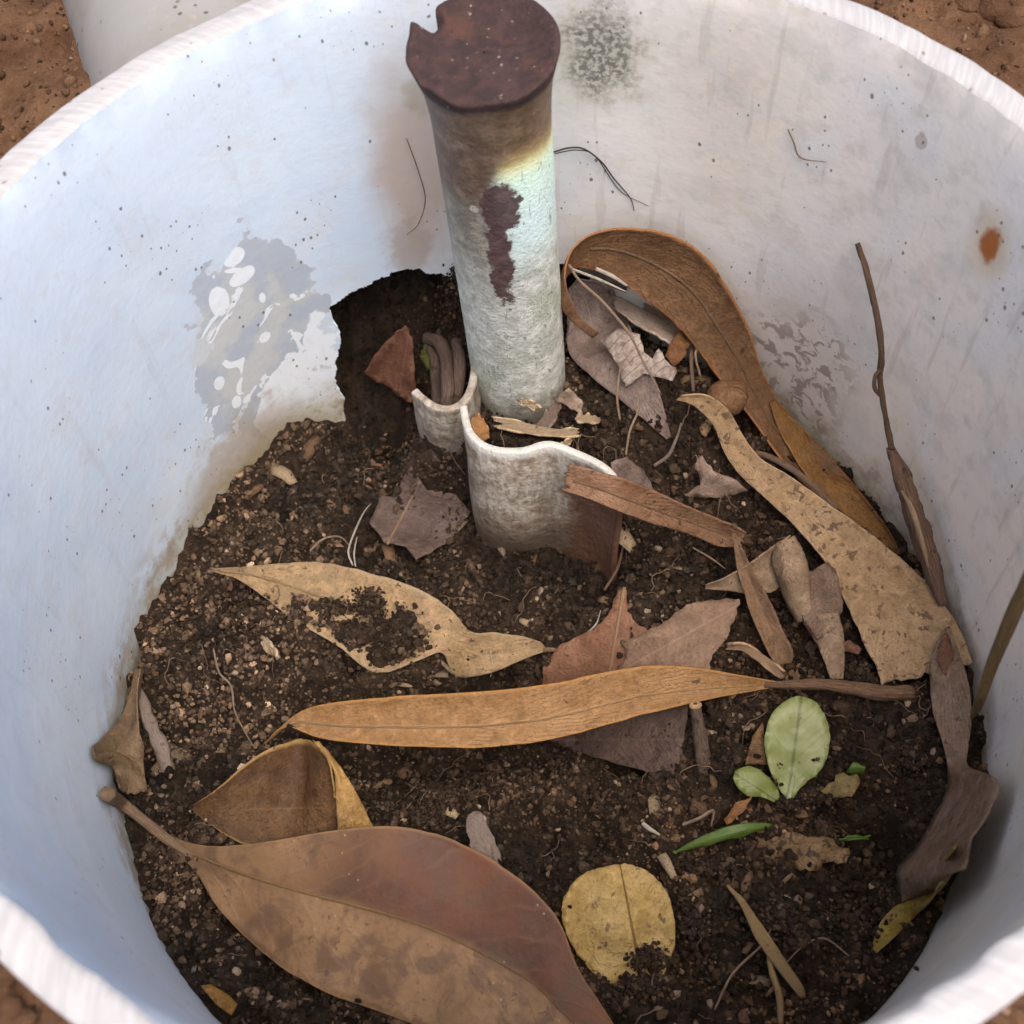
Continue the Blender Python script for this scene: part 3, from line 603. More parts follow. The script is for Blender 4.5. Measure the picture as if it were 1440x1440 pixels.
# ------------------------------------------------------------------ hammered steel stake
def stake():
    A = np.array([.0024, .0870, -.150]); T = np.array([-.0020, .0885, .0015]); ax = T - A; L = np.linalg.norm(ax); ax /= L
    X_ = np.array([1., 0, 0]); X_ -= ax * (X_ @ ax); X_ /= np.linalg.norm(X_); Y_ = np.cross(ax, X_)
    r0 = .0135
    prof = [(r0, t) for t in np.linspace(0, L - .024, 40)] + [(r0 * 1.005, L - .020), (r0 * 1.015, L - .016), (r0 * 1.035, L - .0125), (r0 * 1.055, L - .0095), (r0 * 1.09, L - .007), (r0 * 1.125, L - .005), (r0 * 1.155, L - .0034), (r0 * 1.18, L - .0019), (r0 * 1.20, L - .0008), (r0 * 1.19, L - .0002),
            (r0 * 1.14, L + .0), (r0 * 1.06, L - .0003), (r0 * .97, L - .0008), (r0 * .88, L - .0013), (r0 * .76, L - .0018), (r0 * .62, L - .0021), (r0 * .46, L - .0022), (r0 * .30, L - .0020), (r0 * .15, L - .0017), (r0 * .02, L - .0016)]
    nA = 200; a = np.linspace(-math.pi, math.pi, nA + 1); V = np.zeros((len(prof), nA + 1, 3)); UV = np.zeros((len(prof), nA + 1, 2)); ifl = 43
    for i, (rr, t) in enumerate(prof):
        fl = np.clip((t - (L - .018)) / .018, 0, 1); lip = np.clip((rr / r0 - .6) / .5, 0, 1) * fl ** 2
        rad = rr * (1 + .004 * np.sin(3 * a + 1) + .012 * vnoise(a * 2.2, np.full_like(a, t * 120), 1., 7))
        rad = rad * (1 + fl ** 2 * (.035 * np.cos(2 * a) + .05 * vnoise(np.cos(a) * 1.7, np.sin(a) * 1.7 + 4, 1., 17)))
        z = t + fl * (vnoise(np.cos(a) * rad / r0 * 2.5, np.sin(a) * rad / r0 * 2.5, 1., 19) * .0013 * np.clip((t - L + .006) / .004, 0, 1)) + .0016 * fl * lip * np.cos(a - math.radians(75)) * 1
        z = z - lip * .0012 * np.clip(np.cos(a + math.radians(85)), 0, 1) ** 2
        da = (a - math.radians(139) + math.pi) % (2 * math.pi) - math.pi            # torn notch on the far left lip
        k = np.exp(-(da / .16) ** 4) * np.clip((rr / r0 - .88) / .16, 0, 1) * np.clip((t - (L - .0085)) / .004, 0, 1)
        rad = rad * (1 - .15 * k); z = z - .0034 * k
        sp = np.exp(-((da - .27) / .085) ** 2) * np.clip((rr / r0 - 1.0) / .2, 0, 1) * fl; z = z + sp * .0020; rad = rad * (1 + .01 * sp)
        V[i] = A + ax * z[:, None] + X_ * (np.cos(a) * rad)[:, None] + Y_ * (np.sin(a) * rad)[:, None]
        UV[i, :, 0] = a * r0; UV[i, :, 1] = t if i < 50 else L + .0005 + (1.2 - rr / r0) * r0
    m = M('galvanised_steel_stake', .55, .4); u, v = m.uv(); P = m.geo(); uvv = m.vec(u, v)
    n1 = m.noise(P, 70, 5, .6); n2 = m.noise(P, 260, 5, .65); n3 = m.noise(P, 900, 4, .6)
    # v of features: solve from the picture on the front of the stake
    def sv(py):
        best = min(range(400), key=lambda k: abs(pj(A + ax * (L * k / 399) - Y_ * r0 * .9)[1] - py)); return L * best / 399
    c = m.mix(n2.sm(.38, .66), (.42, .44, .39), (.66, .68, .63))                         # weathered zinc
    c = m.mix(n3.sm(.55, .7) * .55, c, (.76, .79, .76)); c = m.mix(n1.sm(.52, .68) * .5, c, (.34, .39, .28))
    c = m.mix(m.noise(m.vec(u, v), 500, 4, .65, 1.2).sm(.60, .68) * .6, c, (.14, .14, .13))
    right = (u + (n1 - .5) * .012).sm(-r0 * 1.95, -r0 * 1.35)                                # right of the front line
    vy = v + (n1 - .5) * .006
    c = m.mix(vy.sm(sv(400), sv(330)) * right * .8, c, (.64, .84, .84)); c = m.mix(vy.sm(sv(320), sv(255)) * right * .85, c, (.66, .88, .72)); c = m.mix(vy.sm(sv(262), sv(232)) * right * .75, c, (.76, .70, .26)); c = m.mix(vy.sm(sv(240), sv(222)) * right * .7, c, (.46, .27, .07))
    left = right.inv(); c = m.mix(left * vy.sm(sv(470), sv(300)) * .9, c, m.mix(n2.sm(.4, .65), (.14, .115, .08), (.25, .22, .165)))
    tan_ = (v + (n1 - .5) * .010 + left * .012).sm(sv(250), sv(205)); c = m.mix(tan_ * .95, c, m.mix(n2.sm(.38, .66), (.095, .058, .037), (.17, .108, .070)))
    c = m.mix(m.noise(P, 110, 3).sm(.60, .72) * tan_ * .5, c, (.32, .26, .20))
    fr = -r0 * math.pi / 2
    c = m.mix(m.noise(m.vec(u * 3, v * .7), 260, 3, .7, .8).sm(.64, .70) * tan_.inv() * .65, c, (.13, .125, .11))
    nz = m.noise(P, 210, 5, .7)
    d1 = blob(m, u, v, (fr + .0003, sv(288)), (.0048, .0075), nz, .9, .10); d2 = blob(m, u, v, (fr - .0012, sv(360)), (.0028, .0170), nz, 1.1, .12)
    c = m.mix(d1.max(d2) * .96, c, m.mix(n2.sm(.4, .6), (.062, .030, .032), (.095, .052, .050)))
    fl_ = blob(m, u, v, (fr - .0062, sv(290)), (.0011, .0011), nz, .3, .2); c = m.mix(fl_, c, (.42, .40, .35))
    c = m.mix(m.vor(uvv, 1300).sm(.12, .2).inv() * n1.sm(.45, .6) * .8, c, (.09, .09, .08))
    rust = (v + (n1 - .5) * .005).sm(L - .0062, L - .0030); rc = m.mix(n2.sm(.35, .65), (.030, .016, .015), (.054, .028, .025)); rc = m.mix(n1.sm(.55, .66) * .5, rc, (.09, .038, .024)); rc = m.mix(m.noise(P, 330, 4, .7, .5).sm(.52, .64) * .85, rc, (.028, .017, .017)); rc = m.mix(m.noise(P, 520, 3).sm(.66, .72) * .6, rc, (.40, .32, .24))
    c = m.mix(rust, c, rc)
    dirt = (v + (n2 - .5) * .010).sm(sv(545), sv(590)).inv(); c = m.mix((v + (n2 - .5) * .012).sm(.030, .044).inv() * .75, c, (.16, .12, .085))
    m.base(c); m.rough(n2 * .3 + .36 + rust * .35); m.metal(0.05); m.bump(n2 * .6 + n3 * .5 + rust * n2 * .8, .0006)
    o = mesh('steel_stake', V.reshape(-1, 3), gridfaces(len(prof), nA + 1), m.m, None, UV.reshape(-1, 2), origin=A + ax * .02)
    tag(o, 'upright galvanised steel pipe stake with a rusty hammered mushroom head', 'stake')
    # a crumb of pale dirt on its head
    return o, T
def pj(P):
    d = np.asarray(P) - CAM; dz = d @ np.array(fw); return 720 + F * (d @ np.array(camx)) / dz, 720 - F * (d @ np.array(camy)) / dz
STAKE, STOP = stake()

# ------------------------------------------------------------------ bent steel channel beside it
def zincmat():
    m = M('old_zinc_sheet', .5, .45); u, v = m.uv(); P = m.geo(); n1 = m.noise(P, 90, 5, .65); n2 = m.noise(P, 420, 4, .65); st = m.noise(m.vec(u * 2, v * .5), 260, 4, .6)
    c = m.mix(n2.sm(.35, .65), (.21, .175, .135), (.38, .335, .275)); c = m.mix(st.sm(.45, .7) * .5, c, (.50, .49, .46))
    c = m.mix((v + (n1 - .5) * .03).sm(-.120, -.138) * .85, c, (.15, .105, .07)); c = m.mix(n1.sm(.48, .64) * .7, c, (.13, .085, .055))
    c = m.mix((u + (n1 - .5) * .018).sm(.036, .042) * (v + (n1 - .5) * .01).sm(-.103, -.109) * .9, c, (.14, .065, .038))
    c = m.mix(v.sm(-.1012, -.0995) * .7, c, (.52, .52, .49))
    m.base(c); m.metal(.12); m.rough(n2 * .3 + .42); m.bump(n2 + n1 * 1.4 + st * .8, .0006); return m.m
MZ = zincmat()
def sheet(name, path, ztop, zbot, th, parent, lean=(0, 0), bulge=0.):
    Q, L = spline([(p[0], p[1], 0) for p in path], 0); n = 70; t = np.linspace(0, 1, n); C = speval(Q, L, t)[:, :2]
    T = np.gradient(C, axis=0); T /= np.linalg.norm(T, axis=1)[:, None]; N = np.stack([-T[:, 1], T[:, 0]], 1)
    s = np.r_[0, np.cumsum(np.linalg.norm(C[1:] - C[:-1], axis=1))]
    zt = ztop + fbm(s, s * 0, 120, 2, 33) * .0009
    rows = []; uvs = []
    fz = np.r_[0, .006, .03, np.linspace(.08, 1, 26)]
    for side in (0, 1):
        for f in (fz if side == 0 else fz[::-1]):
            z = zt * (1 - f) + zbot * f; off = (th if side == 0 else 0) - (.0003 if f < .003 else 0) * (1 if side == 0 else -1)
            dent = vnoise(s * 90, z * 60, 1., 36) * .0010 * min(1, f * 6)
            P_ = C + np.array([[0, -1.]]) * (bulge * math.sin(math.pi * min(1, f * 1.15)) * np.sin(np.pi * np.clip(t * 1.3, 0, 1)) ** .5)[:, None] + N * (off + dent)[:, None] + np.array(lean)[None] * ((z - ztop) / -.04)[:, None]
            rows.append(np.c_[P_, z]); uvs.append(np.c_[s, z])
    V = np.array(rows); UV = np.array(uvs); k = len(rows)
    Fq = gridfaces(k, n).tolist(); Fq += [((k - 1) * n + j, (k - 1) * n + j + 1, j + 1, j) for j in range(n - 1)]
    # end caps
    h = len(fz)
    for j in (0, n - 1):
        Fq += [(i * n + j, (i + 1) * n + j, (k - 2 - i) * n + j, (k - 1 - i) * n + j) for i in range(h - 1)]
    return mesh(name, V.reshape(-1, 3), Fq, MZ, parent, UV.reshape(-1, 2))
che = empty('steel_channel', (CH[4, 0], CH[4, 1], -.145), 'wavy galvanised steel channel standing in front of the hammered stake', 'steel channel')
sheet('front_sheet', CH, CH_TOP, -.160, .0021, che, lean=(0, -.002), bulge=.0045)
HK = [onz(x, y, -.104)[:2] for x, y in ((664, 470), (663, 505), (659, 536), (650, 557), (634, 568), (614, 566), (598, 556), (587, 545))]
sheet('rear_hook', HK, -.104, -.150, .0022, che)

# ------------------------------------------------------------------ leaves
MD = woodmat('dry_leaf_midrib', (.36, .24, .13), (.44, .30, .17), .6, 8, spot=0)
MDD = woodmat('dark_leaf_midrib', (.20, .125, .075), (.27, .175, .105), .65, 8, spot=.1)
def leaf(name, pt, label, group='fallen leaves on the soil'): return empty(name, onsoil(*pt[:2], 0), label, 'leaf', None)

# 1 big reddish brown leaf in front
def bigleaf():
    m = M('red_brown_leaf', .5, .22); u, v = m.uv(); P = m.geo(); big = m.noise(P, 45, 4, .6, .3); fine = m.noise(P, 700, 5, .65)
    upper = (v + (big - .5) * .12).sm(.44, .53).inv()
    tan = m.mix(big.sm(.35, .65), (.170, .093, .042), (.240, .138, .068)); red = m.mix(big.sm(.35, .65), (.112, .042, .022), (.068, .028, .018))
    c = m.mix(upper * (u + (big - .5) * .25).sm(.22, .52), tan, red); c = m.mix(u.sm(.05, .25).inv() * .7, c, (.155, .098, .056)); c = m.mix((u + (big - .5) * .1).sm(.80, .95) * .7, c, (.20, .085, .04))
    c = m.mix(m.noise(P, 110, 4, .6, .5).sm(.46, .62) * .65, c, (.085, .048, .03)); c = m.mix(fine.sm(.5, .7) * .45, c, (.11, .062, .04))
    av = (v - .5).abs(); ph_ = u * 13 - av * 5 + (m.noise(P, 60, 3) - .5) * 1.6; wv = ((ph_ * 6.2832).sin() * .5 + .5).pw(14) * big.sm(.35, .6)
    c = m.mix(wv * .08, c, (.34, .21, .11)); c = m.mix(m.noise(P, 420, 4, .65, .4).sm(.60, .66) * big.sm(.4, .55) * .7, c, (.07, .042, .028)); c = m.mix(m.vor(P, 330).sm(.07, .12).inv() * big.sm(.5, .6) * .6, c, (.36, .26, .17)); c = m.mix(m.vor(P, 480, feature='DISTANCE_TO_EDGE').sm(.0, .06).inv() * .16, c, (.10, .055, .03))
    c = m.mix((av * 2).sm(.95, 1.) * .4, c, (.38, .24, .12))
    m.base(c); m.rough(fine * .25 + .42); m.bump(wv * .4 + m.noise(P, 240, 4) * 1.2 + fine * .5, .00035, .8); m.translucent(.06, c); return m.m
MRIB1 = woodmat('broad_leaf_midrib', (.27, .165, .075), (.34, .215, .10), .55, 5, spot=0)
e = leaf('broad_leaf', (520, 1300), 'largest leaf, glossy red-brown and tan, with a thick pale stalk touching the pipe wall')
strip('blade', [((222, 1166, 5.2), (216, 1174, 5.2)), ((262, 1184, 'z', -133), (248, 1200, 5)), ((308, 1190, 'z', -131), (278, 1230, 5)), ((380, 1183, 'z', -129), (308, 1278, 5)), ((470, 1168, 'z', -127), (370, 1340, 4.5)), ((560, 1163, 'z', -126), (460, 1395, 4.5)), ((640, 1182, 'z', -127), (560, 1432, 5)),
                ((720, 1228, 'z', -128), (640, 1462, 5)), ((782, 1288, 'z', -130), (720, 1485, 5)), ((812, 1360, 'z', -132), (780, 1500, 5)), ((850, 1420, 'z', -134), (835, 1512, 5)), ((890, 1480, 'z', -136), (882, 1520, 5))],
      bigleaf(), e, n=80, m=24, cup=-.0012, fold=.0022, mid=.52, wave=.0026, nib=.008, seed=4, rib=(MRIB1, (.0, .97)), ribr=.00042, th=.00045)
tube('leaf_stalk', [(150, 1116, 'w', 2.5), (172, 1130, 5), (205, 1156, 5.5), (240, 1184, 5.3), (272, 1206, 5.6)], [.0019, .0017, .0014, .0013, .0006], woodmat('leaf_stalk', (.20, .13, .08), (.30, .21, .13), .65, 6), e, 10, bark=.06)

# 2 cupped leaf, dark inside with a yellow outer side
MCUP = leafmat('cupped_leaf_inside', (.100, .055, .030), (.165, .092, .046), vein=(.24, .15, .08), edge=(.45, .29, .12), spots=.3, K=9, patch=110, dust=.15)
MCUPY = leafmat('cupped_leaf_outside', (.44, .27, .11), (.52, .34, .16), spots=.15, K=9, dust=.1)
e = leaf('cupped_leaf', (400, 1150), 'cupped leaf folded over, brown inside with a yellow outer flap')
strip('inner_blade', [((270, 1133, 4), (268, 1138, 4)), ((305, 1110, 11), (300, 1162, 5)), ((345, 1075, 16), (330, 1180, 5)), ((385, 1050, 19), (365, 1194, 'z', -136)), ((425, 1040, 21), (405, 1196, 'z', -136)), ((452, 1052, 'z', -118), (440, 1192, 'z', -137)), ((466, 1082, 'z', -121), (468, 1186, 'z', -137)), ((472, 1120, 'z', -126), (478, 1180, 'z', -136))],
      MCUP, e, n=46, m=18, cup=.0015, mid=.62, wave=.0016, seed=6)
strip('outer_flap', [((440, 1040, 'z', -118.0), (452, 1054, 'z', -119.0)), ((458, 1052, 'z', -119.0), (466, 1084, 'z', -122.0)), ((480, 1080, 'z', -123.0), (471, 1120, 'z', -126.0)), ((500, 1112, 'z', -127.0), (473, 1150, 'z', -130.0)), ((520, 1150, 'z', -134.0), (474, 1176, 'z', -136.0)), ((536, 1180, 'z', -139.0), (482, 1192, 'z', -139.0))],
      MCUPY, e, n=30, m=10, cup=-.002, wave=.0008, seed=8)

# 3 long ochre leaf lying across
MOC = leafmat('ochre_leaf', (.33, .188, .088), (.41, .248, .130), vein=(.46, .28, .13), edge=(.46, .24, .085), spots=.22, K=22, veinf=.12, patch=45, dust=.2)
e = leaf('long_narrow_leaf', (800, 1010), 'long smooth ochre leaf lying across the middle with a dark twisted stalk')
strip('blade', [((372, 1044, 'z', -136.0), (370, 1047, 'z', -136.0)), ((420, 1004, 'z', -130.0), (402, 1022, 'z', -130.5)), ((480, 988, 'z', -126.0), (455, 1038, 'z', -130.0)), ((560, 980, 'z', -124.0), (540, 1047, 'z', -129.0)), ((650, 975, 'z', -123.0), (640, 1051, 'z', -129.0)), ((740, 967, 'z', -122.5), (730, 1046, 'z', -129.0)), ((830, 950, 'z', -123.0), (820, 1028, 'z', -129.0)), ((910, 937, 'z', -124.0), (900, 1005, 'z', -129.0)), ((980, 940, 'z', -126.0), (970, 988, 'z', -129.5)), ((1040, 950, 'z', -128.0), (1030, 976, 'z', -130.0)), ((1085, 958, 'z', -130.0), (1080, 968, 'z', -131.0)), ((1110, 961, 'z', -131.5), (1110, 966, 'z', -131.5))],
      MOC, e, n=90, m=14, cup=.0006, fold=.0016, mid=.62, wave=.0013, seed=11, rib=(MD, (.04, .96)), ribr=.0003)
tube('leaf_stalk', [(1075, 963, 'z', -130.5), (1110, 963, 'z', -130.5), (1150, 962, 'z', -129.5), (1200, 968, 'z', -128.5), (1245, 974, 'z', -128), (1284, 974, 'z', -128.5)], [.0008, .0013, .0016, .0019, .0022, .0019], woodmat('dark_stalk', (.12, .07, .042), (.22, .13, .075), .75, 7), e, 10, bark=.12, flat=.75)
tube('blackened_tip', [(404, 1020, 'z', -130.4), (418, 1027, 'z', -130.6), (432, 1031, 'z', -130.4)], [.0006, .0008, .0004], woodmat('charred', (.02, .015, .012), (.03, .02, .015)), e, 6)

# 4 half buried tan leaf
MTAN = leafmat('buried_tan_leaf', (.30, .215, .125), (.44, .30, .175), edge=(.42, .33, .21), spots=.5, K=18, veinf=.2, patch=70, dust=.4)
e = leaf('half_buried_leaf', (540, 860), 'mottled tan leaf half buried under a smear of soil')
strip('blade', [((297, 800, 2.5), (296, 803, 2)), ((345, 797, 5), (335, 815, 2.5)), ((400, 792, 6), (375, 842, 2)), ((450, 791, 6.5), (418, 875, 1)), ((510, 804, 7), (470, 905, 1.5)), ((580, 825, 7.5), (530, 946, 3)), ((632, 855, 7.5), (590, 928, 6)), ((662, 888, 6.5), (622, 918, 6.5)), ((700, 890, 6), (640, 950, 3.5)), ((735, 895, 5.5), (690, 946, 4)), ((758, 902, 5), (740, 925, 4.5)), ((768, 912, 4), (766, 916, 4))],
      MTAN, e, n=70, m=16, cup=-.0006, fold=.0014, mid=.5, wave=.0022, seed=14, rib=(MD, (.03, .6)), ribr=.0004)
tube('leaf_stalk', [(764, 914, 4), (780, 914, 3), (800, 922, 3.5)], [.0008, .0007, .0006], MDD, e, 6)

# 5 purple grey leaf piece under the channel
MPUR = leafmat('purple_grey_leaf', (.110, .078, .066), (.160, .115, .098), vein=(.28, .20, .17), spots=.35, K=8, rough=.4, dust=.35, dustc=(.10, .07, .05))
poly('leaf_piece', [(520, 735, 3), (535, 695, 4), (556, 700, 4), (565, 675, 4.5), (578, 655, 5), (600, 690, 5), (640, 695, 4), (662, 720, 3), (640, 752, 3), (605, 778, 3), (585, 786, 3), (570, 768, 3), (540, 762, 3)], MPUR, None, axis=((545, 765), (583, 692)), jag=.9, seed=16, rib=MD, ribr=.0004, bump=.001)
tag(bpy.data.objects['leaf_piece'], 'purplish grey leaf scrap with a pale vein on soil before the channel', 'leaf')
# 6 triangular scrap in the wall notch
MRB = leafmat('red_brown_scrap', (.155, .075, .050), (.205, .105, .070), spots=.15, veinf=.08, K=8, dust=.2)
o = poly('leaf_piece', [(512, 524, 6), (540, 485, 12), (570, 458, 15), (580, 475, 15), (583, 520, 12), (584, 572, 6), (566, 560, 6), (545, 543, 6), (530, 538, 6)], MRB, None, axis=((575, 465), (560, 565)), jag=1.0, seed=17, bump=.001)
tag(o, 'triangular reddish brown leaf scrap inside the broken wall gap', 'leaf')
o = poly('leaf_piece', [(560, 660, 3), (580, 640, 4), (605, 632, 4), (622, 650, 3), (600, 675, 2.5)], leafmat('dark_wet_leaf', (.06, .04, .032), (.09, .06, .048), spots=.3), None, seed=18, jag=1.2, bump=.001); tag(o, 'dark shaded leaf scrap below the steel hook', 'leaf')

# 7 big curled leaf against the back wall
MCURL = leafmat('curled_brown_leaf', (.145, .080, .044), (.205, .118, .066), vein=(.27, .165, .085), edge=(.42, .19, .085), spots=.35, K=20, veinf=.12, patch=50, dust=.12)
e = leaf('curled_leaf', (930, 500), 'large brown leaf curled in a loop against the wall beside the stake')
strip('blade', [((842, 468, 'w', 31), (833, 474, 'w', 32)), ((815, 446, 'w', 30), (806, 452, 'w', 31)), ((800, 415, 'w', 28), (791, 432, 'w', 29.5)), ((795, 382, 'w', 24), (789, 410, 'w', 25.5)), ((806, 350, 'w', 18), (800, 386, 'w', 20)), ((836, 328, 'w', 12), (822, 376, 'w', 15)), ((890, 320, 'w', 7), (866, 392, 'w', 13)), ((945, 330, 'w', 5), (920, 430, 'w', 13)), ((990, 360, 'w', 4), (960, 466, 'w', 14)), ((1022, 405, 'w', 4), (998, 515, 'w', 15)),
                ((1048, 455, 'w', 4), (1030, 555, 'w', 15)), ((1068, 512, 'w', 4.5), (1058, 590, 'w', 14)), ((1100, 570, 'w', 4.5), (1080, 622, 'w', 13)), ((1145, 620, 'w', 4), (1105, 655, 'w', 12)), ((1190, 668, 'w', 3.5), (1140, 690, 'w', 11)), ((1228, 715, 'w', 3), (1185, 730, 'w', 9)), ((1252, 750, 'w', 2.5), (1225, 762, 'w', 7)), ((1266, 778, 'w', 2.5), (1258, 782, 'w', 5))],
      MCURL, e, n=110, m=16, cup=.0015, mid=.5, wave=.0012, seed=21, rib=(MDD, (.22, .95)), ribr=.0004, th=.0005)
o = strip('folded_leaf', [((1088, 562, 'w', 6), (1083, 566, 'w', 8)), ((1125, 602, 'w', 5), (1098, 612, 'w', 12)), ((1165, 655, 'w', 5), (1122, 655, 'w', 13)), ((1205, 692, 'w', 5), (1150, 690, 'w', 12)), ((1240, 735, 'w', 4.5), (1195, 730, 'w', 10)), ((1262, 772, 'w', 4), (1250, 778, 'w', 7))],
          leafmat('orange_brown_leaf', (.20, .105, .042), (.27, .145, .06), edge=(.34, .18, .08), spots=.4, K=14), None, n=40, m=10, cup=-.001, wave=.001, seed=23)
tag(o, 'narrow orange brown leaf pressed between the curled leaf and the wall', 'leaf')

# 8 grey-purple leaf and skeleton leaf inside the loop
MGP = leafmat('grey_purple_leaf', (.190, .142, .124), (.27, .21, .185), spots=.3, K=16, rough=.38, veinf=.1, dust=.2, patch=80)
o = strip('grey_leaf', [((812, 392, 9), (800, 405, 7)), ((850, 398, 10), (797, 450, 5)), ((875, 430, 9), (800, 495, 4)), ((895, 480, 8), (830, 528, 4)), ((920, 530, 7), (870, 560, 4)), ((935, 580, 5), (905, 590, 3.5)), ((943, 615, 3), (938, 618, 3))], MGP, None, n=46, m=14, cup=.001, wave=.0018, seed=25)
tag(o, 'smooth grey purple leaf sloping beside the steel stake', 'leaf')
def skelmat():
    m = M('skeleton_leaf', .8, .2); u, v = m.uv(); P = m.geo(); ln = ((u * 30 + v * 8 + (m.noise(P, 180, 3) - .5) * 5).sin()).abs().sm(.03, .20); n = m.noise(P, 500, 4)
    c = m.mix(ln, (.085, .062, .052), m.mix(n.sm(.4, .6), (.19, .15, .128), (.29, .24, .205))); c = m.mix(m.noise(P, 260, 3).sm(.56, .62) * .7, c, (.12, .085, .07)); m.base(c); m.bump(n, .0003); return m.m
MSK = skelmat()
o = poly('cracked_leaf', [(845, 478, 9), (868, 462, 11), (900, 470, 12), (905, 495, 11), (918, 505, 11), (926, 490, 12), (935, 505, 11), (952, 522, 9), (946, 536, 8), (925, 530, 8), (905, 525, 8), (880, 545, 7), (870, 515, 8)], MSK, None, axis=((845, 470), (950, 535)), jag=1.0, seed=27, bump=.0008)
tag(o, 'pale cracked skeleton leaf on top of the grey leaf', 'leaf')
MBK = woodmat('grey_fibrous_bark', (.22, .165, .13), (.40, .315, .26), .85, 22, spot=.25); MBK2 = woodmat('brown_bark', (.16, .10, .07), (.30, .20, .14), .85, 20, spot=.3)
def barkstrip(pts_a, pts_b, mat, label, seed, n=26, wave=.0015, jag=(.05, .05), cat='bark', th=.0008, cup=-.0008, name='bark_strip'):
    o = strip(name, list(zip(pts_a, pts_b)), mat, None, n=n, m=10, cup=cup, wave=wave, jag=jag, seed=seed, th=th); return tag(o, label, cat)
barkstrip([(862, 416, 13), (900, 432, 13), (948, 458, 12), (970, 478, 11)], [(858, 430, 12), (895, 455, 11), (935, 480, 10), (955, 492, 9)], MBK, 'pale fibrous bark sliver leaning inside the curled leaf', 31)
barkstrip([(905, 425, 12), (940, 445, 12), (975, 475, 11)], [(900, 433, 11), (935, 456, 11), (968, 482, 10)], MBK2, 'thin brown bark sliver above the pale fibrous one', 32)
o = poly('leaf_piece', [(935, 500, 9), (945, 478, 12), (962, 462, 14), (972, 480, 12), (965, 500, 9), (948, 515, 7)], leafmat('dark_amber_scrap', (.16, .075, .035), (.22, .11, .05), spots=.3), None, seed=33, jag=1, bump=.002); tag(o, 'small amber brown leaf curl at the end of the bark slivers', 'leaf')
o = poly('leaf_piece', [(808, 385, 14), (835, 362, 16), (862, 372, 15), (885, 398, 12), (880, 412, 10), (845, 395, 11)], leafmat('grey_green_scrap', (.14, .13, .115), (.20, .185, .16), spots=.2), None, seed=34, jag=1, bump=.002); tag(o, 'grey green leaf lining the inside of the curled loop', 'leaf')
# round brown seed case
def seed_case():
    c0 = onsoil(1022, 560, .006); V = []; UV = []
    for i in range(13):
        a = math.pi * i / 12
        for j in range(20):
            b = 2 * math.pi * j / 20; k = .0058 * (1 + .10 * float(vnoise(math.cos(b) * 2, math.sin(b) * 2 + i * .3, 1., 3))); V.append(c0 + np.array([math.sin(a) * math.cos(b) * k * 1.05, math.sin(a) * math.sin(b) * k * .9, math.cos(a) * k * .95])); UV.append((i / 12, j / 20))
    o = mesh('seed_case', V, gridfaces(13, 20, True), woodmat('seed_case', (.14, .07, .035), (.21, .115, .06), .5, 6, spot=.4), None, UV); tag(o, 'rounded brown seed case wedged behind the long mottled leaf', 'seed case')
seed_case()

# 10 tan strip with a ragged broken end resting on the channel
e = leaf('broken_leaf_strip', (920, 715), 'folded brown leaf strip with a ragged broken end resting on the channel')
strip('blade', [((795, 652, 'z', -90), (788, 690, 'z', -94)), ((830, 660, 'z', -90), (825, 700, 'z', -95)), ((880, 675, 'z', -93), (870, 718, 'z', -98)), ((930, 695, 'z', -103), (920, 736, 'z', -110)), ((980, 718, 'z', -114), (970, 752, 'z', -121)), ((1030, 738, 'z', -125), (1015, 766, 'z', -130)), ((1050, 750, 'z', -128), (1045, 768, 'z', -131))], leafmat('brown_strip_leaf', (.235, .130, .080), (.32, .195, .125), spots=.5, K=16, dust=.3), e, n=50, m=14, cup=-.0006, fold=.0016, mid=.55, wave=.0010, jag=(.018, .01), seed=35, rib=(MDD, (.05, .9)), ribr=.0003, th=.0005)
o = poly('leaf_piece', [(860, 650, 6), (880, 643, 8), (905, 660, 7), (920, 690, 4), (895, 692, 4), (862, 672, 4)], MGP, None, axis=((862, 650), (918, 690)), seed=36, jag=1.2, bump=.001); tag(o, 'small grey leaf scrap with dark spots behind the channel corner', 'leaf')
o = poly('leaf_piece', [(962, 696, 6), (985, 682, 9), (978, 652, 13), (987, 640, 14), (1003, 662, 13), (1030, 672, 10), (1052, 690, 6), (1020, 700, 4), (985, 700, 5)], leafmat('pale_crumpled', (.27, .19, .15), (.37, .28, .225), spots=.15), None, seed=37, jag=1, bump=.003); tag(o, 'small crumpled pale leaf standing up from the soil', 'leaf')
o = poly('leaf_piece', [(778, 560, 'z')[:2] + (5,), (800, 545, 10), (818, 562, 8), (820, 583, 4), (802, 575, 5)], leafmat('pale_flake', (.34, .26, .20), (.42, .33, .26), spots=.3), None, seed=38, jag=1, bump=.002); tag(o, 'pale papery flake at the foot of the stake', 'leaf')

